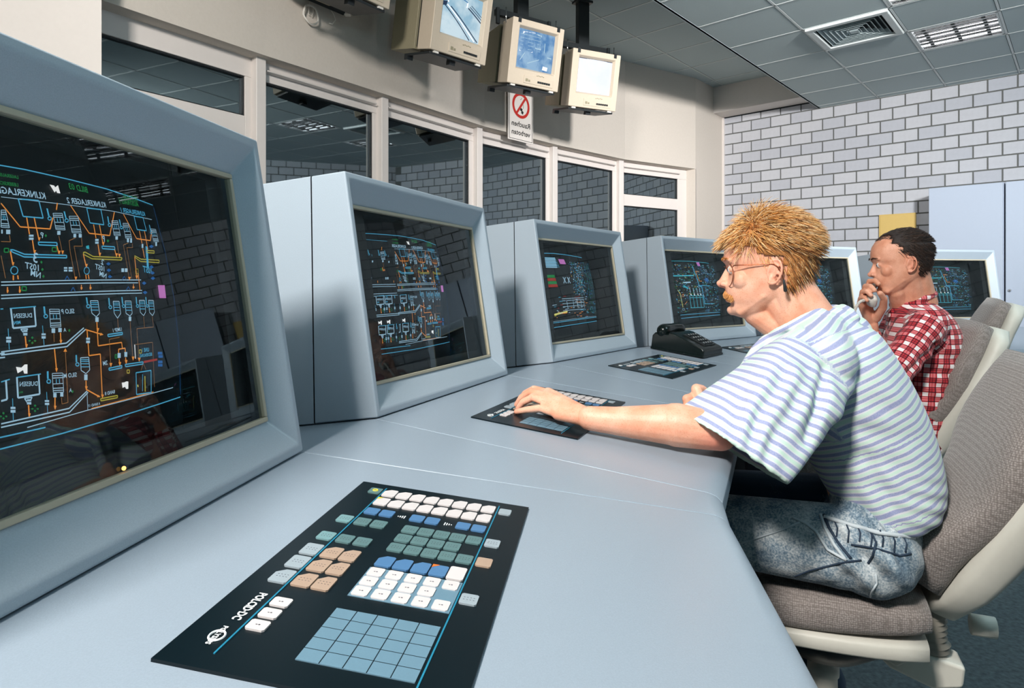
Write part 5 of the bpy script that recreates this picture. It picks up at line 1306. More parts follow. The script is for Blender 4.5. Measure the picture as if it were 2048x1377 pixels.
def skin_mat(name, a, b, c):
    m = bpy.data.materials.new(name); m.use_nodes = True; nt = m.node_tree; p = nt.nodes['Principled BSDF']
    p.inputs['Roughness'].default_value = .5; p.inputs['Subsurface Weight'].default_value = .12; p.inputs['Subsurface Radius'].default_value = (.02, .008, .004); p.inputs['Subsurface Scale'].default_value = .3
    tc = nt.nodes.new('ShaderNodeTexCoord'); n = nt.nodes.new('ShaderNodeTexNoise'); n.inputs['Scale'].default_value = 22; n.inputs['Detail'].default_value = 4
    n2 = nt.nodes.new('ShaderNodeTexNoise'); n2.inputs['Scale'].default_value = 420; n2.inputs['Detail'].default_value = 2
    cr = nt.nodes.new('ShaderNodeValToRGB'); cr.color_ramp.elements[0].color = (*a, 1); cr.color_ramp.elements[1].color = (*b, 1); cr.color_ramp.elements[0].position = .35; cr.color_ramp.elements[1].position = .65
    mx = nt.nodes.new('ShaderNodeMix'); mx.data_type = 'RGBA'; mx.inputs[7].default_value = (*c, 1)
    r2 = nt.nodes.new('ShaderNodeValToRGB'); r2.color_ramp.elements[0].position = .55; r2.color_ramp.elements[1].position = .75; r2.color_ramp.elements[1].color = (.5, .5, .5, 1)
    at = nt.nodes.new('ShaderNodeAttribute'); at.attribute_name = 'blush'; m2 = nt.nodes.new('ShaderNodeMix'); m2.data_type = 'RGBA'; m2.inputs[7].default_value = (*[v * k for v, k in zip(b, (.85, .42, .38))], 1)
    bp = nt.nodes.new('ShaderNodeBump'); bp.inputs['Strength'].default_value = .25; bp.inputs['Distance'].default_value = .001
    L = nt.links.new
    L(tc.outputs['Object'], n.inputs['Vector']); L(tc.outputs['Object'], n2.inputs['Vector']); L(n.outputs['Fac'], cr.inputs[0]); L(cr.outputs[0], mx.inputs[6]); L(n2.outputs['Fac'], r2.inputs[0]); L(r2.outputs[0], mx.inputs[0])
    L(mx.outputs[2], m2.inputs[6]); L(at.outputs['Fac'], m2.inputs[0]); L(m2.outputs[2], p.inputs['Base Color']); L(n2.outputs['Fac'], bp.inputs['Height']); L(bp.outputs[0], p.inputs['Normal'])
    return m
M_['skin1'] = skin_mat('skin_fair', s2l(226, 158, 128), s2l(240, 186, 160), s2l(205, 120, 84))
M_['skin2'] = skin_mat('skin_tanned', s2l(216, 148, 118), s2l(234, 174, 146), s2l(184, 108, 80))
M_['eyew'] = mat('eye_white', s2l(235, 230, 225), .15); M_['iris'] = mat('iris', s2l(70, 100, 120), .2); M_['pupil'] = mat('pupil', (.005, .005, .005), .1)
M_['lip'] = mat('lip', s2l(196, 110, 96), .45)
def hair_mats(name, cols, rough=.45):
    return [mat(name + '_%d' % i, c, rough, spec=.45) for i, c in enumerate(cols)]
HB = hair_mats('hair_blond', [s2l(228, 178, 112), s2l(210, 146, 78), s2l(244, 214, 166), s2l(168, 104, 52), s2l(98, 66, 40)])
HD = hair_mats('hair_dark', [s2l(58, 40, 32), s2l(38, 26, 22), s2l(84, 60, 46), s2l(30, 22, 20)])
def strands(name, roots, mats, parent, off, r0=.0009, segs=7):
    """roots: list of (point list, radius, material index)"""
    mb = MB()
    for pts, r, mi in roots:
        N = len(pts); rr = [r * (1 - .75 * (k / (N - 1)) ** 2) for k in range(N)]; mb.tube(pts, rr, 3, mi, cap=False)
    mb.v = [tuple(Vector(v) - off) for v in mb.v]; o = mb.build(name, mats, parent, smooth=True); return o

def hand_prims(mb, wrist, mcps, fingers, thumb, pr=.0125):
    """palm and five jointed fingers; all world points"""
    for m in mcps: mb.capsule(wrist, m, .019, pr)
    for a, b in zip(mcps[:-1], mcps[1:]): mb.capsule(a, b, pr, pr); mb.capsule((a + wrist) / 2, (b + wrist) / 2, .015, .015)
    for m, f in zip(mcps, fingers):
        pts = [m] + list(f[0]); rs = f[1]
        for k in range(len(pts) - 1): mb.capsule(pts[k], pts[k+1], rs[k], rs[k+1])
    pts, rs = thumb
    for k in range(len(pts) - 1): mb.capsule(pts[k], pts[k+1], rs[k], rs[k+1])
def finish(me, mats, name, parent, off):
    A = coords(me) - np.array(off); set_coords(me, A)
    me.materials.clear()
    for m in (mats if isinstance(mats, list) else [mats]): me.materials.append(m)
    me.polygons.foreach_set('use_smooth', [True] * len(me.polygons)); return link(name, me, parent)
def spine_loft(mb, st, n=36, p=.85):
    rs = []
    for c, a, b in st: rs.append([c + a * math.copysign(abs(math.cos(t)) ** p, math.cos(t)) + b * math.copysign(abs(math.sin(t)) ** p, math.sin(t)) for t in [2*math.pi*k/n for k in range(n)]])
    mb.rings(rs)
def catmull(pts, m=6):
    out = []; n = len(pts)
    for i in range(n - 1):
        p0, p1, p2, p3 = pts[max(i-1, 0)], pts[i], pts[i+1], pts[min(i+2, n-1)]
        for k in range(m):
            t = k / m; out.append(.5 * ((2*p1) + (-p0 + p2)*t + (2*p0 - 5*p1 + 4*p2 - p3)*t*t + (-p0 + 3*p1 - 3*p2 + p3)*t**3))
    out.append(pts[-1]); return out
class VS:                                    # vector with extra scalars so stations can be splined together
    pass
def stations(raw, m=6):
    C = catmull([Vector(r[0]) for r in raw], m); A = catmull([Vector(r[1]) for r in raw], m); B = catmull([Vector(r[2]) for r in raw], m); return list(zip(C, A, B))

# ================= man in the striped shirt
F1 = Vector((-.926, .378, 0)); S1 = Vector((-.378, -.926, 0)); Uz = Vector((0, 0, 1))
H1 = P(1545, 530, 1.5)
pitch = R(-1.5)
hx = (F1 * math.cos(pitch) - Uz * math.sin(pitch)).normalized(); hz = (Uz * math.cos(pitch) + F1 * math.sin(pitch)).normalized()
T1 = basis(hx, S1, hz, H1)
hT = lambda x, y, z, T=T1: T @ Vector((x / 100, y / 100, z / 100))
O1 = Vector((.72, 1.49, 0))
man1 = empty('person', O1, 'blond man with glasses and moustache in a striped shirt, hand on a keyboard', 'person')
mb = head_mesh(T1)
# neck
nb = Vector((.70, 1.475, CH - .135))
mb.capsule(hT(-.6, 0, -5), nb + F1 * .01, .052, .056, 22); mb.capsule(hT(-3.3, 0, -3), nb - F1 * .015 + Uz * .02, .043, .050, 20); mb.capsule(hT(3.2, 0, -11.5), nb + F1 * .035 + Uz * .01, .030, .042, 16)
for s in (-1, 1): mb.capsule(hT(-1.8, 5.0*s, -5.5), nb + F1 * .045 + S1 * .018 * s - Uz * .01, .014, .014)
# torso core, shoulders
SH_N = P(1641, 727, 1.30); SH_F = Vector((.765, 1.63, CH - .155)); PEL = Vector((.80, 1.44, CH - .575))
EL_N = Vector((.368, 1.182, CH - .266)); WR_N = P(1178, 840, 1.255); WR_N.z = CH - .258
chest = Vector((.745, 1.455, CH - .26))
mb.capsule(nb - Uz*.03, chest, .075, .10, 20); mb.capsule(chest, PEL - F1 * .03, .085, .085, 20); mb.capsule(nb - Uz*.035, SH_N, .055, .048); mb.capsule(nb - Uz*.035, SH_F, .055, .048)
# near arm
mb.capsule(SH_N, EL_N, .048, .036, 18)
mid = EL_N.lerp(WR_N, .28) + Uz * .004
mb.capsule(EL_N, mid, .036, .041, 20); mb.capsule(mid, EL_N.lerp(WR_N, .75), .041, .028, 20); mb.capsule(EL_N.lerp(WR_N, .72), WR_N, .029, .0235, 18)
mb.ellips(EL_N + Vector((.012, -.004, -.012)), (.03, 0, 0), (0, .026, 0), (0, 0, .024))
Ws = [P(1116, 829, 1.283), P(1104, 810, 1.305), P(1097, 795, 1.33), P(1096, 787, 1.352)]     # little .. index knuckles
zt = lambda px, py, Z: P(px, py, Z)
fing = [([zt(1082, 817, 1.305), zt(1055, 820, 1.325), zt(1033, 824, 1.342)], (.0088, .0082, .0074, .0062)),
        ([zt(1066, 795, 1.342), zt(1046, 805, 1.356), zt(1037, 817, 1.364)], (.0095, .0086, .0078, .0066)),
        ([zt(1062, 784, 1.366), zt(1043, 796, 1.380), zt(1034, 810, 1.388)], (.0098, .0088, .0080, .0068)),
        ([zt(1068, 779, 1.388), zt(1050, 788, 1.402), zt(1040, 803, 1.408)], (.0096, .0086, .0078, .0066))]
hand_prims(mb, WR_N, Ws, fing, ([WR_N.lerp(Ws[3], .35), zt(1118, 812, 1.375), zt(1092, 816, 1.40), zt(1074, 820, 1.405)], (.015, .0125, .0105, .009)))
mb.capsule(WR_N.lerp(Ws[0], .2), Ws[0], .017, .0125)
# far arm and hand
EL_F = Vector((.62, 1.60, CH - .31)); WR_F = P(1462, 838, 1.375)
mb.capsule(SH_F, EL_F, .045, .036); mb.capsule(EL_F, WR_F, .038, .025)
Wf = [P(1446, 842, 1.33), P(1447, 832, 1.345), P(1448, 822, 1.36), P(1449, 812, 1.375)]
ff = [([P(1388, 818, 1.30), P(1379, 824, 1.295), P(1376, 838, 1.29)], (.0105, .0095, .0085, .0075)),
      ([P(1392, 804, 1.31), P(1382, 806, 1.30), P(1390, 834, 1.29)], (.0115, .0108, .0100, .0088)),
      ([P(1410, 788, 1.32), P(1401, 786, 1.31), P(1414, 822, 1.285)], (.0120, .0115, .0112, .0095)),
      ([P(1432, 800, 1.37), P(1428, 803, 1.36), P(1438, 828, 1.335)], (.0115, .0102, .0095, .0085))]
ff = [([q + Vector((-.011, -.010, .009)) for q in f[0]], f[1]) for f in ff]
hand_prims(mb, WR_F, Wf, ff, ([WR_F, P(1468, 805, 1.39), P(1460, 790, 1.39), P(1450, 783, 1.385)], (.016, .013, .0105, .009)))
# hips and legs inside the jeans
KN_N = Vector((.44, 1.46, CH - .545)); KN_F = Vector((.52, 1.67, CH - .55)); HP_N = Vector((.725, 1.325, CH - .55)); HP_F = Vector((.86, 1.54, CH - .56))
AN_N = Vector((.60, 1.40, .12)); AN_F = Vector((.77, 1.60, .12))
for a, b, c in ((HP_N, KN_N, AN_N), (HP_F, KN_F, AN_F)): mb.capsule(PEL, a, .075, .062); mb.capsule(a, b, .060, .050); mb.capsule(b, c, .048, .035)
me = fuse(mb, .0026, 3, 'body'); sculpt_face(me, T1)
L = coords(me); Li = (L - np.array(T1.translation)) @ np.array(T1.to_3x3()); Li *= 100
bl = .5 * np.exp(-(((Li[:, 0]-11.2)/1.2)**2 + (Li[:, 1]/1.6)**2 + ((Li[:, 2]+4.8)/1.6)**2)) + .45 * np.exp(-(((Li[:, 0]+1)/2.2)**2 + ((abs(Li[:, 1])-7.8)/.9)**2 + ((Li[:, 2]+2)/3)**2))
bl += .75 * np.exp(-(((Li[:, 0]-9.9)/.9)**2 + (Li[:, 1]/2.2)**2 + ((Li[:, 2]+8.2)/.55)**2))
d = np.linalg.norm(L - np.array(EL_N + Vector((.0, -.03, -.02))), axis=1); bl += .7 * np.exp(-(d/.035)**2)
for f in fing + ff:
    q = np.array(f[0][-1]); d = np.linalg.norm(L - q, axis=1); bl += .35 * np.exp(-(d/.012)**2)
setattr_f(me, 'blush', np.clip(bl, 0, 1))
body1 = finish(me, M_['skin1'], 'body', man1, O1)
def eyes(T, parent, off):
    for s in (-1, 1):
        c = hT(8.62, 3.1*s, -1.35, T) - off; X = T.to_3x3()
        mb = MB(); mb.ellips(c, X @ Vector((.0112, 0, 0)), X @ Vector((0, .0112, 0)), X @ Vector((0, 0, .0108)), 20, 13)
        e = mb.build('eye', M_['eyew'], parent, smooth=True)
        mb = MB(); f = (X @ Vector((1, .0*s, -.12))).normalized(); a = f.cross(X @ Vector((0, 0, 1))).normalized(); b = f.cross(a)
        mb.ellips(c + f * .0090, a * .0052, b * .0056, f * .0030, 14, 7); ir = mb.build('iris', M_['iris'], e, smooth=True)
        mb = MB(); mb.ellips(c + f * .0115, a * .0024, b * .0026, f * .0010, 12, 5); mb.build('pupil', M_['pupil'], e, smooth=True)
eyes(T1, man1, O1)

# --- cloth materials driven by attributes carried on the cloth
def cloth_base(name):
    m = bpy.data.materials.new(name); m.use_nodes = True; nt = m.node_tree; p = nt.nodes['Principled BSDF']; p.inputs['Roughness'].default_value = .9; p.inputs['Sheen Weight'].default_value = .15; p.inputs['Specular IOR Level'].default_value = .2
    return m, nt, p, nt.links.new
def stripe_mat():
    m, nt, p, L = cloth_base('striped_cloth')
    at = nt.nodes.new('ShaderNodeAttribute'); at.attribute_name = 's'
    mu = nt.nodes.new('ShaderNodeMath'); mu.operation = 'MULTIPLY'; mu.inputs[1].default_value = 1 / .0165
    fr = nt.nodes.new('ShaderNodeMath'); fr.operation = 'FRACT'; cr = nt.nodes.new('ShaderNodeValToRGB'); e = cr.color_ramp.elements
    wh, bl, mi = (*s2l(216, 218, 224), 1), (*s2l(122, 132, 186), 1), (*s2l(190, 224, 206), 1)
    e[0].position = 0; e[0].color = wh; e[1].position = 1; e[1].color = wh
    for pos, c in ((.10, mi), (.34, mi), (.46, wh), (.54, bl), (.86, bl), (.94, wh)): x = cr.color_ramp.elements.new(pos); x.color = c
    n = nt.nodes.new('ShaderNodeTexNoise'); n.inputs['Scale'].default_value = 500; tc = nt.nodes.new('ShaderNodeTexCoord'); mx = nt.nodes.new('ShaderNodeMix'); mx.data_type = 'RGBA'; mx.inputs[0].default_value = .25
    mx.inputs[7].default_value = (.75, .77, .8, 1); r2 = nt.nodes.new('ShaderNodeMath'); r2.operation = 'MULTIPLY'; r2.inputs[1].default_value = .5
    L(at.outputs['Fac'], mu.inputs[0]); L(mu.outputs[0], fr.inputs[0]); L(fr.outputs[0], cr.inputs[0]); L(tc.outputs['Object'], n.inputs['Vector']); L(n.outputs['Fac'], r2.inputs[0]); L(r2.outputs[0], mx.inputs[0])
    L(cr.outputs[0], mx.inputs[6]); L(mx.outputs[2], p.inputs['Base Color'])
    bp = nt.nodes.new('ShaderNodeBump'); bp.inputs['Strength'].default_value = .3; bp.inputs['Distance'].default_value = .001; L(n.outputs['Fac'], bp.inputs['Height']); L(bp.outputs[0], p.inputs['Normal']); return m
M_['stripe'] = stripe_mat()
# --- shirt
def pathproj(A, pts, v0=0.0):
    """arc length along a polyline at the closest point, and distance"""
    best = np.full(len(A), 1e9); s = np.zeros(len(A)); acc = v0
    for a, b in zip(pts[:-1], pts[1:]):
        a = np.array(a); b = np.array(b); d = b - a; Ln = np.linalg.norm(d); t = ((A - a) @ d) / Ln ** 2
        tc = np.clip(t, 0, 1); q = a + tc[:, None] * d; ds = np.linalg.norm(A - q, axis=1); m = ds < best; best[m] = ds[m]; s[m] = acc + tc[m] * Ln; acc += Ln
    return s, best
mb = MB()
Nf = lambda c: c
raw = [  # centre, half width vector (towards the viewer), half depth vector (front)
 (P(1632, 655, 1.49), S1*.070, (F1*.8 - Uz*.35)*.060),
 (P(1648, 678, 1.485), S1*.140, (F1*.85 - Uz*.35)*.095),
 (P(1655, 705, 1.475), S1*.185, (F1*.9 - Uz*.42)*.112),
 (P(1668, 745, 1.465), S1*.198, (F1*.92 - Uz*.40)*.125),
 (P(1695, 800, 1.455), S1*.195, (F1*.93 - Uz*.34)*.132),
 (P(1722, 860, 1.45), S1*.190, (F1*.95 - Uz*.28)*.134),
 (P(1748, 920, 1.44), S1*.188, (F1*.97 - Uz*.22)*.126),
 (P(1770, 975, 1.43), S1*.185, (F1*.97 - Uz*.22)*.112),
 (P(1784, 1004, 1.425), S1*.180, (F1*.97 - Uz*.20)*.092),
 (P(1791, 1022, 1.42), S1*.165, (F1*.97 - Uz*.22)*.074)]
spine_loft(mb, stations(raw, 5), 44)
HEMc = P(1458, 893, 1.172); hu = (P(1373, 832, 1.19) - P(1545, 956, 1.18)) / 2 * .96; hv = Vector((.30, -.92, -.1)).normalized() * .080
sl_ax = [P(1655, 705, 1.33), P(1610, 752, 1.275), P(1560, 800, 1.235), P(1510, 845, 1.21), HEMc]
slv = [(sl_ax[0], Vector((-.045, .02, .055)), Vector((-.03, -.075, 0))), (sl_ax[1], Vector((-.058, .02, .062)), Vector((-.02, -.080, 0))), (sl_ax[2], Vector((-.066, .01, .060)), Vector((.0, -.076, 0))), (sl_ax[3], hu * .93, hv * 1.02), (HEMc, hu, hv)]
st = stations(slv, 5)
spine_loft(mb, st + [(HEMc + (HEMc - sl_ax[3]).normalized() * .002, hu * .97, hv * .95), (HEMc, hu * .90, hv * .84), (sl_ax[3], hu * .80, hv * .80), (sl_ax[3].lerp(sl_ax[2], .3), hu * .5, hv * .5)], 40, .62)
spine_loft(mb, stations([(SH_F, Vector((-.05, .0, .05)), Vector((.02, .06, 0))), (SH_F.lerp(EL_F, .35), Vector((-.06, .0, .05)), Vector((.02, .065, 0))), (SH_F.lerp(EL_F, .75), Vector((-.065, .0, .05)), Vector((.02, .07, 0)))], 4), 24)
mb.capsule(P(1655, 690, 1.43), P(1648, 712, 1.33), .060, .052); mb.capsule(P(1655, 690, 1.50), SH_F, .055, .05)
mb.capsule(P(1568, 716, 1.435), P(1650, 668, 1.425), .050, .050); mb.capsule(P(1610, 668, 1.45), P(1672, 652, 1.45), .036, .042); mb.capsule(P(1650, 662, 1.52), P(1700, 668, 1.50), .045, .048); mb.capsule(P(1640, 690, 1.40), SH_N, .066, .070)
mb.capsule(P(1565, 700, 1.50), P(1650, 668, 1.56), .045, .05); mb.capsule(P(1660, 668, 1.44), P(1700, 690, 1.42), .040, .05)
# open collar rolled around the neck, and the flap at the nape
col = [P(1537, 678, 1.46), P(1550, 666, 1.43), P(1578, 652, 1.41), P(1612, 634, 1.415), P(1645, 622, 1.44), P(1668, 622, 1.50), P(1662, 624, 1.56), P(1632, 634, 1.60), P(1585, 655, 1.59), P(1550, 680, 1.55), P(1533, 690, 1.49)]
mb.tube(catmull(col + [col[0]], 5)[:-1], .009, 8, closed=True)
mb.tube(catmull([P(1655, 617, 1.55), P(1680, 618, 1.50), P(1700, 628, 1.45), P(1712, 640, 1.42)], 5), [.010] * 6 + [.014] * 5 + [.012] * 5, 10)
mb.tube(catmull([P(1536, 676, 1.46), P(1512, 700, 1.43), P(1488, 738, 1.40), P(1462, 778, 1.37)], 5), .012, 8)
# front of the shirt reaching forward to the arms
spine_loft(mb, stations([(P(1620, 720, 1.45), S1*.15, Vector((-.03, .01, .05))), (P(1560, 770, 1.43), S1*.13, Vector((-.035, .01, .06))), (P(1515, 822, 1.40), S1*.09, Vector((-.03, .01, .04)))], 4), 24)
me = fuse(mb, .0045, 5, 'shirt')
A = coords(me)
sp = [np.array(r[0]) for r in raw]; s_t, d_t = pathproj(A, [sp[0] + (sp[0]-sp[1])*2] + sp + [sp[-1] + (sp[-1]-sp[-2])*3])
fdir = np.array(F1)
# stripes follow planes square to the spine, dipping towards the front
ax = sp[-1] - sp[3]; ax /= np.linalg.norm(ax)
s_tor = (A - sp[3]) @ ax * .62 + s_t * .38 - .10 * ((A - sp[3]) @ fdir)
slp = [np.array(v) for v in sl_ax]; axs = slp[-1] - slp[0]; axs /= np.linalg.norm(axs); nrm = np.cross(np.array(hu), np.array(hv)); nrm /= np.linalg.norm(nrm)
if nrm @ axs < 0: nrm = -nrm
s_sl = (A - slp[-1]) @ nrm
_, d_s = pathproj(A, slp[1:])
near = (A - np.array(chest)) @ np.array(S1)
rel = np.array(A) - slp[1]
is_sl = (near > .095) & ((A - slp[1]) @ axs > -.015) & (d_s < .16) & (((A - np.array(P(1668, 745, 1.29))) @ np.array([-.75, 0, -.66])) > -.02 + .0 * near)
S = np.where(is_sl, s_sl * .9 + .005, s_tor)
setattr_f(me, 's', S)
# folds
def folds(A, N, terms):
    for c, dirv, lam, amp, rad in terms:
        c = np.array(c); d = np.array(dirv); d = d / np.linalg.norm(d); w = np.exp(-((np.linalg.norm(A - c, axis=1) / rad) ** 2)); A = A + N * (amp * w * np.sin(2*np.pi * ((A - c) @ d) / lam))[:, None]
    return A
nr = np.empty(len(me.vertices) * 3); me.vertex_normals.foreach_get('vector', nr) if hasattr(me, 'vertex_normals') else me.vertices.foreach_get('normal', nr); nr = nr.reshape(-1, 3)
A = folds(A, nr, [(P(1545, 810, 1.16), (1, 0, -.85), .040, .0042, .09), (P(1500, 870, 1.15), (1, 0, -.6), .032, .0028, .06), (P(1690, 900, 1.25), (.2, 0, 1), .055, .0035, .10), (P(1740, 1000, 1.25), (1, 0, .5), .05, .0055, .09),
                  (P(1640, 760, 1.2), (1, 0, .3), .06, .0035, .07), (P(1830, 1010, 1.3), (.2, 0, 1), .03, .003, .06), (P(1750, 780, 1.3), (1, 0, .8), .07, .0025, .1)])
crease = np.array(P(1662, 742, 1.2)); dd_ = np.array(P(1615, 880, 1.15)) - crease; tt_ = np.clip(((A - crease) @ dd_) / (dd_ @ dd_), 0, 1); dist = np.linalg.norm(((A - (crease + tt_[:, None] * dd_)) * np.array([1, .25, 1])), axis=1)
A = A - nr * (.012 * np.exp(-(dist / .012) ** 2) * (near > .05))[:, None]
set_coords(me, A)
shirt1 = finish(me, M_['stripe'], 'shirt', man1, O1)
mb = MB(); mb.tube([v - O1 for v in catmull([P(1378, 827, 1.195), P(1400, 858, 1.155), P(1450, 902, 1.128), P(1500, 935, 1.145), P(1540, 951, 1.185)], 6)], .0018, 6)

# --- jeans
def denim():
    m, nt, p, L = cloth_base('acid_washed_denim')
    tc = nt.nodes.new('ShaderNodeTexCoord'); n = nt.nodes.new('ShaderNodeTexNoise'); n.inputs['Scale'].default_value = 16; n.inputs['Detail'].default_value = 6; n.inputs['Roughness'].default_value = .7
    n2 = nt.nodes.new('ShaderNodeTexNoise'); n2.inputs['Scale'].default_value = 260; n2.inputs['Detail'].default_value = 3
    ad = nt.nodes.new('ShaderNodeMix'); ad.inputs[0].default_value = .42; at = nt.nodes.new('ShaderNodeAttribute'); at.attribute_name = 'wash_tone'; a2 = nt.nodes.new('ShaderNodeMath'); a2.operation = 'ADD'
    cr = nt.nodes.new('ShaderNodeValToRGB'); e = cr.color_ramp.elements; e[0].position = .36; e[0].color = (*s2l(44, 66, 88), 1); e[1].position = .66; e[1].color = (*s2l(206, 212, 214), 1); x = e.new(.50); x.color = (*s2l(112, 134, 150), 1)
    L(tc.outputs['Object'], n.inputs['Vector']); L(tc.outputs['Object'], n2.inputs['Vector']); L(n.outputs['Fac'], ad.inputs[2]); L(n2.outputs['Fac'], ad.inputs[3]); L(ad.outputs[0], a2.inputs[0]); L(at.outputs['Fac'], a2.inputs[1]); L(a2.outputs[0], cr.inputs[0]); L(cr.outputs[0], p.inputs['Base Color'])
    bp = nt.nodes.new('ShaderNodeBump'); bp.inputs['Strength'].default_value = .4; bp.inputs['Distance'].default_value = .001; L(n2.outputs['Fac'], bp.inputs['Height']); L(bp.outputs[0], p.inputs['Normal']); return m
M_['denim'] = denim(); M_['seam'] = mat('denim_seam', s2l(34, 52, 72), .8); M_['seam_l'] = mat('denim_edge', s2l(196, 206, 212), .8)
mb = MB()
mb.ellips(PEL + Vector((0, 0, .03)), S1 * .165, (F1 + Uz * -.2) * .112, Uz * .105, 26, 15); mb.ellips(HP_N + Vector((.015, .0, .0)), (.095, 0, 0), (0, .088, 0), (0, 0, .088)); mb.ellips(HP_F + Vector((.0, .0, .0)), (.10, 0, 0), (0, .10, 0), (0, 0, .09))
mb.capsule(HP_N + Vector((.0, 0, .008)), KN_N, .088, .074, 22); mb.capsule(HP_F + Uz * .01, KN_F, .096, .074, 22); mb.capsule(KN_N, AN_N, .070, .055, 18); mb.capsule(KN_F, AN_F, .070, .055, 18)
mb.capsule(PEL + Uz * .10 + S1 * .09, PEL + Uz * .10 - S1 * .09, .085, .085, 18)
me = fuse(mb, .0045, 6, 'jeans'); A = coords(me); nr = np.empty(len(me.vertices) * 3); me.vertices.foreach_get('normal', nr); nr = nr.reshape(-1, 3)
A = folds(A, nr, [(P(1760, 1130, 1.22), (.9, 0, .9), .050, .0105, .085), (P(1700, 1180, 1.2), (1, 0, -.5), .05, .004, .08), (P(1740, 1065, 1.22), (1, 0, .3), .030, .009, .075), (P(1560, 1130, 1.25), (.4, 0, 1), .07, .0025, .1), (P(1790, 1080, 1.22), (1, .2, .2), .026, .004, .05)])
set_coords(me, A)
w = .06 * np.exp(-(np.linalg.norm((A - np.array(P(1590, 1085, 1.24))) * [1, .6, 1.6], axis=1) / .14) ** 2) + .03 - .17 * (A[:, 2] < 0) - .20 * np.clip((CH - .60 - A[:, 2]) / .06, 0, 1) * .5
w -= .25 * (((A - np.array(PEL)) @ np.array(S1)) < .02)  # tone: lighter on the near thigh, darker low down and on the far half
setattr_f(me, 'wash_tone', w)
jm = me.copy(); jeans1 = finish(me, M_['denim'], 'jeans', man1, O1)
bvh = BVHTree.FromPolygons([tuple(v) for v in A], [tuple(p.vertices) for p in me.polygons])
cam_p = Vector((0, 0, CH))
def on_surface(tree, pxs, off=.001):
    out = []
    for px, py in pxs:
        d = (P(px, py, 1) - cam_p).normalized(); h = tree.ray_cast(cam_p, d)
        if h[0]: out.append(h[0] - d * off)
    return out
def dense(pts, k=6): return [(a[0] + (b[0]-a[0])*i/k, a[1] + (b[1]-a[1])*i/k) for a, b in zip(pts[:-1], pts[1:]) for i in range(k)] + [pts[-1]]
def seam(name, pxs, r, m, tree=bvh, par=jeans1, off=O1):
    q = on_surface(tree, dense(pxs))
    if len(q) > 2: mb = MB(); mb.tube([p - off for p in q], r, 6); return mb.build(name, m, par, smooth=True)
seam('side_seam', [(1510, 1182), (1560, 1166), (1620, 1142), (1690, 1125), (1722, 1122)], .0020, M_['seam'])
seam('pocket_edge', [(1585, 1036), (1610, 1046), (1632, 1064), (1655, 1100), (1690, 1120)], .0030, M_['seam_l'])
seam('pocket_edge', [(1641, 1030), (1650, 1058), (1668, 1090), (1692, 1122)], .0034, M_['seam_l'])
seam('pocket_opening', [(1648, 1030), (1658, 1056), (1676, 1086), (1702, 1118)], .0032, M_['seam'])
seam('rear_seam', [(1752, 1150), (1754, 1168), (1744, 1184), (1737, 1206)], .0020, M_['seam_l'])
seam('waistband', [(1648, 1034), (1700, 1050), (1756, 1066), (1828, 1076)], .0045, M_['seam_l'])
seam('belt', [(1792, 1046), (1815, 1052), (1840, 1050)], .010, M_['blackmetal'])
for k in range(7): x = 1668 + 23 * k; y = 1040 + 5.2 * k; seam('waist_pleat', [(x, y), (x + 7, y + 17), (x + 5, y + 34 + 6 * (k % 2))], .0017, M_['seam'])
seam('hip_crease', [(1702, 1090), (1752, 1098), (1800, 1112), (1822, 1108)], .0022, M_['seam']); seam('hip_crease', [(1742, 1066), (1752, 1086), (1746, 1112), (1736, 1128)], .0024, M_['seam'])
seam('fly_seam', [(1475, 1090), (1510, 1078), (1560, 1062), (1600, 1045)], .0022, M_['seam_l'])
# shoes
def shoe(parent, off, ank, F, m1, m2):
    c = ank + F * .06; c.z = 0
    mb = MB(); mb.prism([(-.11, -.03), (-.10, .03), (0, .036), (.10, .045), (.15, .030), (.165, 0), (.15, -.03), (.10, -.045), (0, -.036)], 0, .022, M=basis(F, (-F.y, F.x, 0), (0, 0, 1), c)); mb.v = [tuple(Vector(v) - off) for v in mb.v]
    s = mb.build('shoe', m1, parent, bevel=.005)
    mb = MB(); mb.capsule(c + F * -.07 + Uz * .05, c + F * .10 + Uz * .042, .036, .026, 16); mb.capsule(c + F * -.06 + Uz * .05, ank + Uz * .02, .036, .034, 14); mb.v = [tuple(Vector(v) - off) for v in mb.v]; mb.build('shoe_upper', m2, s, smooth=True)
M_['red'] = mat('red_canvas', s2l(196, 34, 40), .7)
shoe(man1, O1, Vector((.78, 1.60, .09)), F1, M_['white'], M_['red']); shoe(man1, O1, AN_N + Vector((0, 0, -.03)), F1, M_['white'], M_['red'])

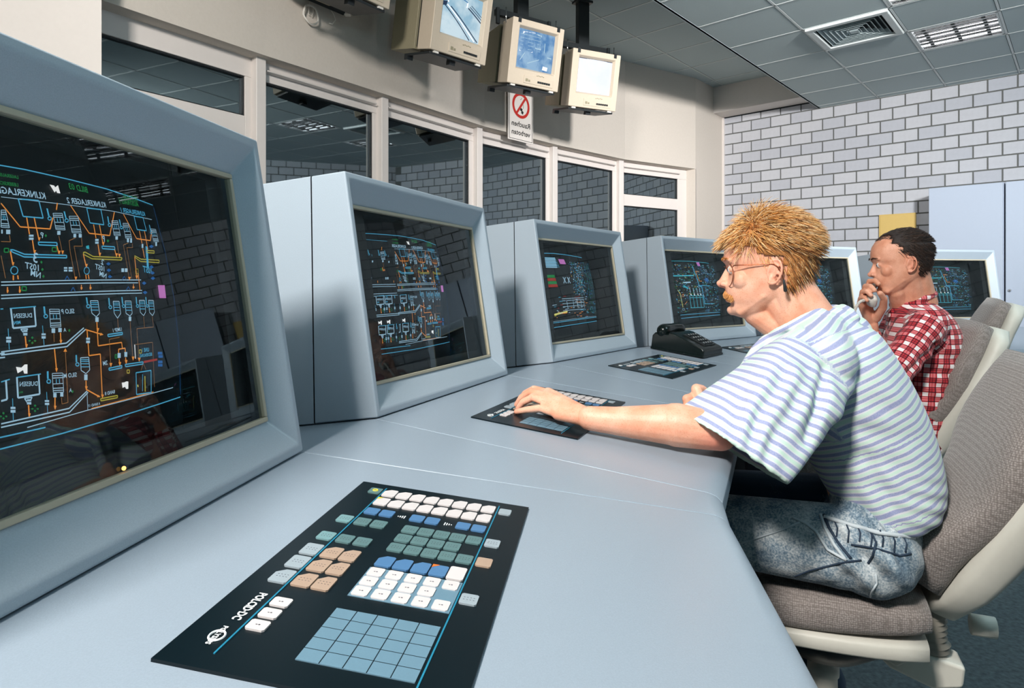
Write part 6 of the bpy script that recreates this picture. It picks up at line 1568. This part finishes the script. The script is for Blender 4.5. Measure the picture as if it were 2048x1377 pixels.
# --- glasses
M_['copper'] = mat('copper_frame', s2l(150, 84, 56), .25, .8)
M_['lens'] = glass_mat('lens_glass', 1.2, (.97, .97, .97))
gl = empty('glasses', T1 @ Matrix.Translation((.102, 0, -.018)), 'thin copper-framed glasses on the face of the blond man', 'glasses')
def lens_ring(s, r=.0275, n=24): return [Vector((-.006 - .010 * abs(math.cos(a + (0 if s > 0 else math.pi)) * .5 + .5) * 0 - .012 * ((.032 + r * math.cos(a)) / .056) ** 2, s * (.033 + r * 1.08 * math.cos(a)), -.009 + r * .92 * math.sin(a))) for a in [2*math.pi*k/n for k in range(n)]]
for s in (-1, 1):
    rg = lens_ring(s); mb = MB(); mb.tube(rg, .0011, 6, closed=True); fr_ = mb.build('rim', M_['copper'], gl, smooth=True)
    mb = MB(); c = sum(rg, Vector()) / len(rg); mb.add([c] + rg, [(0, k + 1, (k + 1) % len(rg) + 1) for k in range(len(rg))]); mb.build('lens', M_['lens'], gl)
    mb = MB(); a = Vector((-.016, s * .059, .012)); mb.tube(catmull([Vector((-.018, s*.058, .010)), Vector((-.024, s*.068, .0135)), Vector((-.060, s*.0735, .015)), Vector((-.098, s*.0765, .018)), Vector((-.112, s*.080, .012)), Vector((-.1235, s*.0795, -.010)), Vector((-.128, s*.078, -.034))], 5), .0012, 6); mb.build('temple', M_['copper'], gl, smooth=True)
    mb = MB(); mb.capsule(Vector((-.1262, s*.0795, -.018)), Vector((-.130, s*.079, -.040)), .0022, .0042, 10); mb.build('temple_tip', M_['blackmetal'], gl, smooth=True)
mb = MB(); mb.tube(catmull([Vector((-.002, -.011, .008)), Vector((.005, 0, .012)), Vector((-.002, .011, .008))], 5), .0012, 6); mb.build('bridge', M_['copper'], gl, smooth=True)

# --- hair of the blond man
def hair_blond():
    R_ = np.random.default_rng(11); out = []
    for k in range(13000):
        # root on the scalp
        th = R_.uniform(-math.pi, math.pi); h = R_.uniform(-6.0, 11.3) if R_.random() < .55 else 11.3 - 6 * R_.random() ** 1.3
        xf, xb, w = (float(interp(HEADTAB[q], h)) for q in ('xf', 'xb', 'w')); xc = xb + (xf - xb) * .44; c, s = math.cos(th), math.sin(th)
        x = xc + ((xf - xc) if c > 0 else (xc - xb)) * c * .97; y = w * s * .97
        # hair line: forehead above 5.0, temples, sideburn in front of the ear, nape
        if x > 7.0 and h < 5.0 + .12 * abs(y): continue
        if x > 3.2 and h < 3.6 - .25 * (x - 3.2) + .0: 
            if not (x > 4.6 and h > 3.4): continue
        if x > -1.4 and h < 1.4: continue
        if -2.6 < x <= -1.4 and h < -.6: continue
        if h < -5.0 and x > -3.5: continue
        nx, ny, nz = x - xc, y * 1.2, (h - 2.0) * .95; L_ = math.sqrt(nx*nx + ny*ny + nz*nz); n = Vector((nx, ny, nz)) / L_
        top = max(0, n.z); ln = 3.2 + 2.6 * top + R_.uniform(-.9, 1.3)
        if x > 5: ln = 3.9 + R_.uniform(-1, 1.7)
        if h < 3: ln = 3.0 + R_.uniform(-.8, 1.0)
        if h < -2: ln = 2.8 + R_.uniform(-.8, 1.0)
        fq = max(0, min(1, (x - 3.0 + R_.normal(0, 1.1)) / 4.0)); sweep = Vector((-1.0, 0, -.15)).lerp(Vector((.75, .2 * R_.normal(), -.50)), fq)
        if h < 3: sweep = Vector((-.75, 0, -1.0))
        if h < -2.5: sweep = Vector((-.5, 0, -.8))
        d = (n * (.95 if h > 4 else .45) + sweep * (.62 if h > 4 else .75) + Vector(R_.normal(0, .28, 3))).normalized()
        cur = Vector(R_.normal(0, 1, 3)); p = Vector((x, y, h)) - n * .25; pts = []; ph = R_.uniform(0, 6.28); cl = R_.uniform(.15, .55); sg = 9
        for j in range(sg):
            pts.append(T1 @ (p / 100)); f = j / sg
            d = (d + sweep * .16 + Vector((0, 0, -.10)) + cur * cl * .30 * math.sin(ph + j * 1.25)).normalized(); p = p + d * ln / sg
        dark = (h < 4.5 and x < 1 and R_.random() < .6) or R_.random() < .12
        mi = 4 if dark and R_.random() < .6 else (3 if dark else int(R_.choice([0, 0, 1, 1, 2, 3], p=[.22, .22, .14, .12, .24, .06])))
        out.append((pts, R_.uniform(.0006, .0012), mi))
    return out
hs_ = hair_blond(); hair1 = strands('hair', hs_, HB, man1, O1); hair1['kind'] = 'stuff'
# scalp layer under the curls
def scalp(T, cond, grow, mat_, parent, off, name='hair_base'):
    mb = MB(); n, m = 56, 44; vs = []; keep = []
    hh = np.linspace(-6.4, 11.4, m)
    for h in hh:
        xf, xb, w = (float(interp(HEADTAB[q], h)) for q in ('xf', 'xb', 'w')); xc = xb + (xf - xb) * .44
        for k in range(n):
            th = 2*math.pi*k/n; c, s = math.cos(th), math.sin(th); p_ = .8 if c > 0 else .92; g = grow(h)
            x = xc + ((xf - xc) if c > 0 else (xc - xb)) * math.copysign(abs(c)**p_, c); y = w * math.copysign(abs(s)**.86, s); keep.append(cond(x, y, h)); e = g / 10
            nn_ = Vector((x - xc, y * 1.2, (h - 2) * .8)).normalized(); q = Vector((x, y, h)) + nn_ * e; vs.append(T @ (q / 100) - off)
    fs = []
    for i in range(m - 1):
        for k in range(n):
            a, b = i*n + k, i*n + (k+1) % n
            if all(keep[q] for q in (a, b, a+n, b+n)): fs.append((a, b, b+n, a+n))
    fs.append(tuple((m-1)*n + k for k in range(n)))
    mb.add(vs, fs); o = mb.build(name, mat_, parent, smooth=True); s = o.modifiers.new('s', 'SOLIDIFY'); s.thickness = .003; return o
def c1_(x, y, h):
    if x > 7 and h < 5.2: return False
    if x > 3.2 and h < 3.8: return False
    if x > -1.6 and h < 1.6: return False
    if x > -2.8 and h < -.4: return False
    return not (h < -5.2 and x > -3.5)
scalp(T1, c1_, lambda h: 3 + 3 * max(0, min(1, h / 6)), mat('hair_under_blond', s2l(170, 112, 60), .8, noise=(160, .6)), man1, O1)
# moustache and brows
def face_x(y, h):
    xf, xb, w = (float(interp(HEADTAB[q], h)) for q in ('xf', 'xb', 'w')); xc = xb + (xf - xb) * .44; s = min(.99, (abs(y) / w) ** (1 / .86)); return xc + (xf - xc) * (1 - s * s) ** .4
def tuft(T, parent, off, mats, name, gen): o = strands(name, gen, mats, parent, off); o['kind'] = 'stuff'; return o
R_ = np.random.default_rng(4); g = []
for k in range(1100):
    y = R_.uniform(-3.9, 3.9); z = -6.15 - .9 * R_.random() - .26 * abs(y) ** 1.15; x = face_x(y, z) + .0; sg = 1 if y > 0 else -1
    p = Vector((x, y, z)); d = Vector((.22, .38 * sg * min(1, abs(y)), -.75)) + Vector(R_.normal(0, .12, 3)); d.normalize(); g.append(([T1 @ ((p + d * q * .28) / 100) for q in range(5)], .0006, int(R_.choice([0, 1, 1, 3]))))
tuft(T1, man1, O1, HB, 'moustache', g)
def brow(T, parent, off, mats, n=160, seed=5):
    R_ = np.random.default_rng(seed); g = []
    for s in (-1, 1):
        for k in range(n):
            u = R_.random(); y = (1.3 + 3.2 * u) * s; z = .75 + .45 * math.sin(u * 2.6) + R_.normal(0, .14); x = face_x(y, z) + .35; p = Vector((x, y, z)); d = Vector((.1, .8 * s, .15)) + Vector(R_.normal(0, .2, 3)); d.normalize()
            g.append(([T @ ((p + d * q * .18) / 100) for q in range(4)], .0005, int(R_.integers(0, len(mats)))))
    return tuft(T, parent, off, mats, 'eyebrows', g)
brow(T1, man1, O1, HB[:2])
# ================= man in the plaid shirt
F2 = Vector((-.95, .31, 0)).normalized(); S2 = Vector((F2.y * -1, F2.x, 0)); S2 = S2 if S2.y < 0 else -S2
H2 = P(1808, 521, 2.38); pit = R(3)
T2 = basis((F2 * math.cos(pit) - Uz * math.sin(pit)).normalized(), S2, (Uz * math.cos(pit) + F2 * math.sin(pit)).normalized(), H2)
h2 = lambda x, y, z: hT(x, y, z, T2)
O2 = Vector((1.32, 2.5, 0))
man2 = empty('person', O2, 'dark-haired man in a red and white plaid shirt holding a telephone receiver', 'person')
mb = head_mesh(T2)
nb2 = P(1826, 618, 2.43)
mb.capsule(h2(-.6, 0, -5), nb2, .052, .058, 22); mb.capsule(h2(-3.6, 0, -4), nb2 - F2 * .03 + Uz * .02, .042, .052, 18); mb.capsule(h2(3.0, 0, -11.5), nb2 + F2 * .035, .030, .04, 14)
C2 = Vector((nb2.x, nb2.y, nb2.z)); PEL2 = Vector((1.42, 2.50, CH - .56))
SN2 = C2 + S2 * .185 - Uz * .055; SF2 = C2 - S2 * .185 - Uz * .055; EN2 = P(1768, 772, 2.17); EF2 = Vector((1.40, 2.53, CH - .375)); WF2 = P(1742, 650, 2.45)
WN2 = P(1700, 742, 2.33)
mb.capsule(C2 - Uz*.03, C2 - Uz * .16, .075, .10); mb.capsule(C2 - Uz * .16, PEL2, .10, .10); mb.capsule(C2 - Uz*.05, SN2, .05, .045); mb.capsule(C2 - Uz*.05, SF2, .05, .045)
mb.capsule(SN2, EN2, .044, .036); mb.capsule(EN2, WN2, .038, .026); mb.capsule(SF2, EF2, .044, .036); mb.capsule(EF2, EF2.lerp(WF2, .35), .036, .040); mb.capsule(EF2.lerp(WF2, .35), WF2, .040, .0255)
K2 = [P(1721, 606, 2.40), P(1723, 598, 2.405), P(1727, 590, 2.41), P(1733, 583, 2.41)]
f2_ = [([P(1722, 596, 2.375), P(1728, 595, 2.355), P(1734, 601, 2.345)], (.0095, .0090, .0082, .0072)),
       ([P(1725, 584, 2.375), P(1734, 583, 2.35), P(1742, 591, 2.34)], (.0108, .0100, .0092, .0080)),
       ([P(1731, 573, 2.38), P(1741, 573, 2.35), P(1749, 581, 2.335)], (.0112, .0105, .0095, .0084)),
       ([P(1739, 563, 2.385), P(1750, 562, 2.36), P(1757, 568, 2.345)], (.0110, .0100, .0092, .0082))]
hand_prims(mb, WF2, K2, f2_, ([P(1752, 636, 2.43), P(1766, 615, 2.38), P(1768, 598, 2.35), P(1760, 587, 2.335)], (.018, .0145, .0120, .010)))
Kn = [WN2 + Vector((-.07, .03 + .018 * k, .0)) for k in range(4)]
hand_prims(mb, WN2, Kn, [([Kn[k] + Vector((-.035, .01, -.006)), Kn[k] + Vector((-.06, .015, -.02)), Kn[k] + Vector((-.072, .018, -.03))], (.010, .009, .008, .007)) for k in range(4)], ([WN2 + Vector((-.03, .05, -.01)), WN2 + Vector((-.06, .10, -.015)), WN2 + Vector((-.08, .11, -.02))], (.014, .011, .009)))
K2N = Vector((.98, 2.58, CH - .55)); K2F = Vector((1.05, 2.78, CH - .55)); A2N = Vector((1.0, 2.55, .12)); A2F = Vector((1.08, 2.75, .12)); Q2N = PEL2 + S2 * .1; Q2F = PEL2 - S2 * .1
for a, b, c in ((Q2N, K2N, A2N), (Q2F, K2F, A2F)): mb.capsule(a, b, .078, .052); mb.capsule(b, c, .050, .035)
me = fuse(mb, .0028, 3, 'body'); sculpt_face(me, T2)
L = coords(me); Li = (L - np.array(T2.translation)) @ np.array(T2.to_3x3()); Li *= 100
bl = .35 * np.exp(-(((Li[:, 0]-11.2)/1.2)**2 + (Li[:, 1]/1.6)**2 + ((Li[:, 2]+4.8)/1.6)**2)) + .35 * np.exp(-(((Li[:, 0]+1)/2.2)**2 + ((abs(Li[:, 1])-7.8)/.9)**2 + ((Li[:, 2]+2)/3)**2))
setattr_f(me, 'blush', np.clip(bl, 0, 1)); finish(me, M_['skin2'], 'body', man2, O2); eyes(T2, man2, O2)
def plaid():
    m, nt, p, L = cloth_base('plaid_cloth')
    def band(attr, pitch, e0):
        at = nt.nodes.new('ShaderNodeAttribute'); at.attribute_name = attr; mu = nt.nodes.new('ShaderNodeMath'); mu.operation = 'MULTIPLY'; mu.inputs[1].default_value = 1 / pitch
        fr = nt.nodes.new('ShaderNodeMath'); fr.operation = 'FRACT'; cr = nt.nodes.new('ShaderNodeValToRGB'); cr.color_ramp.interpolation = 'CONSTANT'
        e = cr.color_ramp.elements; e[0].position = 0; e[0].color = (0, 0, 0, 1); e[1].position = .98; e[1].color = (0, 0, 0, 1)
        for pos, v in ((.30, .95), (.42, .42), (.60, .75), (.66, .42), (.80, .95), (.88, 0)): x = e.new(pos); x.color = (v, v, v, 1)
        L(at.outputs['Fac'], mu.inputs[0]); L(mu.outputs[0], fr.inputs[0]); L(fr.outputs[0], cr.inputs[0]); return cr.outputs[0]
    a, b = band('a', .034, 0), band('b', .034, 0); ad = nt.nodes.new('ShaderNodeMath'); ad.operation = 'ADD'; L(a, ad.inputs[0]); L(b, ad.inputs[1]); hf = nt.nodes.new('ShaderNodeMath'); hf.operation = 'MULTIPLY'; hf.inputs[1].default_value = .5; L(ad.outputs[0], hf.inputs[0])
    c2 = nt.nodes.new('ShaderNodeValToRGB'); e = c2.color_ramp.elements; e[0].position = 0; e[0].color = (*s2l(232, 226, 226), 1); e[1].position = 1; e[1].color = (*s2l(34, 16, 26), 1)
    for pos, c in ((.18, s2l(214, 120, 124)), (.36, s2l(188, 54, 60)), (.46, s2l(172, 44, 52)), (.52, s2l(120, 30, 42))): x = e.new(pos); x.color = (*c, 1)
    L(hf.outputs[0], c2.inputs[0]); L(c2.outputs[0], p.inputs['Base Color']); return m
M_['plaid'] = plaid()
mb = MB()
raw2 = [(P(1828, 606, 2.43), S2*.072, F2*.062), (P(1834, 622, 2.43), S2*.135, F2*.088), (P(1840, 645, 2.43), S2*.185, F2*.105), (P(1843, 680, 2.43), S2*.202, F2*.122), (P(1842, 730, 2.44), S2*.200, F2*.128), (P(1836, 800, 2.45), S2*.195, F2*.128), (P(1834, 880, 2.47), S2*.19, F2*.12)]
spine_loft(mb, stations(raw2, 5), 40)
mb.capsule(SN2 + Uz * .004, EN2, .066, .056, 20); mb.capsule(EN2, EN2.lerp(WN2, .85), .054, .042, 18); mb.capsule(SF2, EF2, .062, .054, 18); mb.capsule(EF2, EF2.lerp(WF2, .80), .052, .040, 18); mb.capsule(C2 - Uz*.045, SN2, .062, .062); mb.capsule(C2 - Uz*.045, SF2, .062, .062)
cc = C2 + Uz * .035
mb.tube([cc + S2 * .068 * math.cos(a) + F2 * .068 * math.sin(a) + Uz * (-.022 * math.sin(a)) for a in [2*math.pi*k/28 for k in range(28)]], .013, 8, closed=True)
mb.capsule(cc + F2 * .055 + S2 * .035 - Uz * .02, cc + F2 * .085 + S2 * .03 - Uz * .06, .012, .010)
me = fuse(mb, .0050, 4, 'shirt'); A = coords(me)
nearv = (A - np.array(C2)) @ np.array(S2); farm = nearv < -.12
def cyl(A, p, q):
    p, q = np.array(p), np.array(q); d = q - p; Ln = np.linalg.norm(d); d /= Ln; t = (A - p) @ d; u = np.cross(d, np.array(S2)); u /= np.linalg.norm(u); return t, (A - p) @ u, np.linalg.norm(A - p - np.clip(t, 0, Ln)[:, None] * d, axis=1)
ta, ua, da = cyl(A, SN2, EN2); tb, ub, db = cyl(A, EF2, WF2); tcn, ucn, dcn = cyl(A, EN2, WN2)
av, bv = A[:, 2].copy(), (A @ np.array(F2)) * .9 + (A @ np.array(S2)) * .35
# back panels hang at a slant from the yoke
sel = (da < .085) & (nearv > .105) & (ta > .0); av = np.where(sel, ta, av); bv = np.where(sel, ua, bv)
sel = (dcn < .07) & (tcn > .02) & (ta > .2); av = np.where(sel, tcn, av); bv = np.where(sel, ucn, bv)
sel = (db < .07) & (tb > -.02) & (nearv < .02) & (A[:, 0] < EF2.x + .06); av = np.where(sel, tb, av); bv = np.where(sel, ub, bv)
setattr_f(me, 'a', av); setattr_f(me, 'b', bv)
nr = np.empty(len(A) * 3); me.vertices.foreach_get('normal', nr); nr = nr.reshape(-1, 3)
A = folds(A, nr, [(P(1880, 740, 2.3), (.3, 0, 1), .06, .006, .09), (P(1830, 700, 2.2), (1, 0, 1), .07, .005, .09), (P(1860, 790, 2.3), (.5, 0, 1), .05, .006, .08)])
cr_ = np.array(P(1868, 690, 2.2)); dd_ = np.array(P(1800, 752, 2.15)) - cr_; tt_ = np.clip(((A - cr_) @ dd_) / (dd_ @ dd_), 0, 1); dist = np.linalg.norm((A - (cr_ + tt_[:, None] * dd_)) * np.array([1, .25, 1]), axis=1)
A = A - nr * (.014 * np.exp(-(dist / .012) ** 2) * (nearv > .05))[:, None]
set_coords(me, A); finish(me, M_['plaid'], 'shirt', man2, O2)
mb = MB(); mb.ellips(PEL2, S2 * .17, F2 * .12, Uz * .11, 24, 13)
for a, b, c in ((Q2N, K2N, A2N), (Q2F, K2F, A2F)): mb.capsule(a, b, .088, .068); mb.capsule(b, c, .064, .05)
me = fuse(mb, .006, 4, 'trousers'); finish(me, mat('dark_trousers', s2l(44, 50, 64), .9), 'trousers', man2, O2)
for a in (A2N, A2F): shoe(man2, O2, a, F2, M_['blackmetal'], mat('shoe_leather', s2l(60, 44, 36), .5))
# short receding dark hair
def c2_(x, y, h):
    if x > 5.2 + .0 * h and h < 9.2: return False
    if x > 3.0 and h < 6.0: return False
    if x > .9 and h < 2.4: return False
    if x > -1.6 and h < 1.0: return False
    if x > -2.8 and h < -1.0: return False
    return not (h < -5.6)
scalp(T2, c2_, lambda h: 2 + 3 * max(0, min(1, h / 6)), mat('hair_under_dark', s2l(40, 28, 24), .7, noise=(200, .4)), man2, O2)
R_ = np.random.default_rng(21); out = []
for k in range(11000):
    th = R_.uniform(-math.pi, math.pi); h = R_.uniform(-5.8, 11.3) if R_.random() < .55 else 11.3 - 6 * R_.random() ** 1.3
    xf, xb, w = (float(interp(HEADTAB[q], h)) for q in ('xf', 'xb', 'w')); xc = xb + (xf - xb) * .44; c, s = math.cos(th), math.sin(th)
    x = xc + ((xf - xc) if c > 0 else (xc - xb)) * c; y = w * s
    if not c2_(x + R_.normal(0, .35), y, h + R_.normal(0, .3)) and not (h > 7.6 and x < 8.8 and R_.random() < .45): continue
    n = Vector((x - xc, y * 1.2, (h - 2) * .9)).normalized(); sw = Vector((-1, 0, -.1)) if h > 6 else Vector((-.75, 0, -.8))
    d = (n * .5 + sw * .8 + Vector(R_.normal(0, .14, 3))).normalized(); p = Vector((x, y, h)) + n * .3; ln = R_.uniform(1.6, 2.8) if h > 2 else R_.uniform(1.0, 1.8); pts = []
    for j in range(5): pts.append(T2 @ (p / 100)); d = (d + sw * .2 - n * .10).normalized(); p = p + d * ln / 5
    out.append((pts, R_.uniform(.0006, .0010), int(R_.integers(0, 4))))
o = strands('hair', out, HD, man2, O2); o['kind'] = 'stuff'
g = []
for k in range(500):
    y = R_.uniform(-3.0, 3.0); z = -6.2 - .8 * R_.random() - .2 * abs(y); x = face_x(y, z) + .1; d = Vector((.35, .3 * (1 if y > 0 else -1), -.8)) + Vector(R_.normal(0, .12, 3)); d.normalize(); p = Vector((x, y, z)); g.append(([T2 @ ((p + d * q * .22) / 100) for q in range(4)], .0006, int(R_.integers(0, 4))))
tuft(T2, man2, O2, HD, 'moustache', g); brow(T2, man2, O2, HD)
# receiver in his hand
a = P(1738, 602, 2.372); b = h2(1.0, -9.6, -1.0)
ax_ = (b - a).normalized(); fr_ = (F2 - ax_ * F2.dot(ax_)).normalized(); sx_ = ax_.cross(fr_).normalized(); Ls = (b - a).length
hsr = empty('telephone_handset', basis(sx_, fr_, ax_, a), 'white telephone receiver held to the mouth of the man in plaid', 'receiver')
rs = []
for u, w_, t_, o_ in ((-.03, .020, .012, -.012), (0, .026, .018, -.010), (.05, .026, .018, -.004), (.10, .019, .012, .010), (.20, .017, .011, .016), (.32, .017, .011, .017), (.50, .017, .011, .017), (.72, .017, .011, .014), (.86, .019, .013, .006), (.94, .026, .018, -.004), (1.0, .026, .018, -.008), (1.02, .020, .012, -.010)):
    rs.append((Vector((0, o_, u * Ls)), Vector((w_, 0, 0)), Vector((0, t_, 0))))
mb = MB(); mb.rings(loft_box(rs, 20, .55)); mb.build('receiver_body', M_['white'], hsr, smooth=True)
inv = hsr.matrix_world.inverted(); path = catmull([P(1741, 600, 2.37), P(1722, 603, 2.34), P(1713, 614, 2.34), P(1707, 630, 2.35), P(1702, 650, 2.36), P(1698, 700, 2.40)], 40)
mb = MB(); pts = []
for k, q in enumerate(path):
    t = (path[min(k+1, len(path)-1)] - path[max(k-1, 0)]).normalized(); u = t.cross(Vector((0, 1, 0))).normalized(); v = t.cross(u); an = k * 1.15
    pts.append(inv @ (q + (u * math.cos(an) + v * math.sin(an)) * .0042))
mb.tube(pts, .0017, 5); mb.build('coiled_cord', M_['white'], hsr, smooth=True)
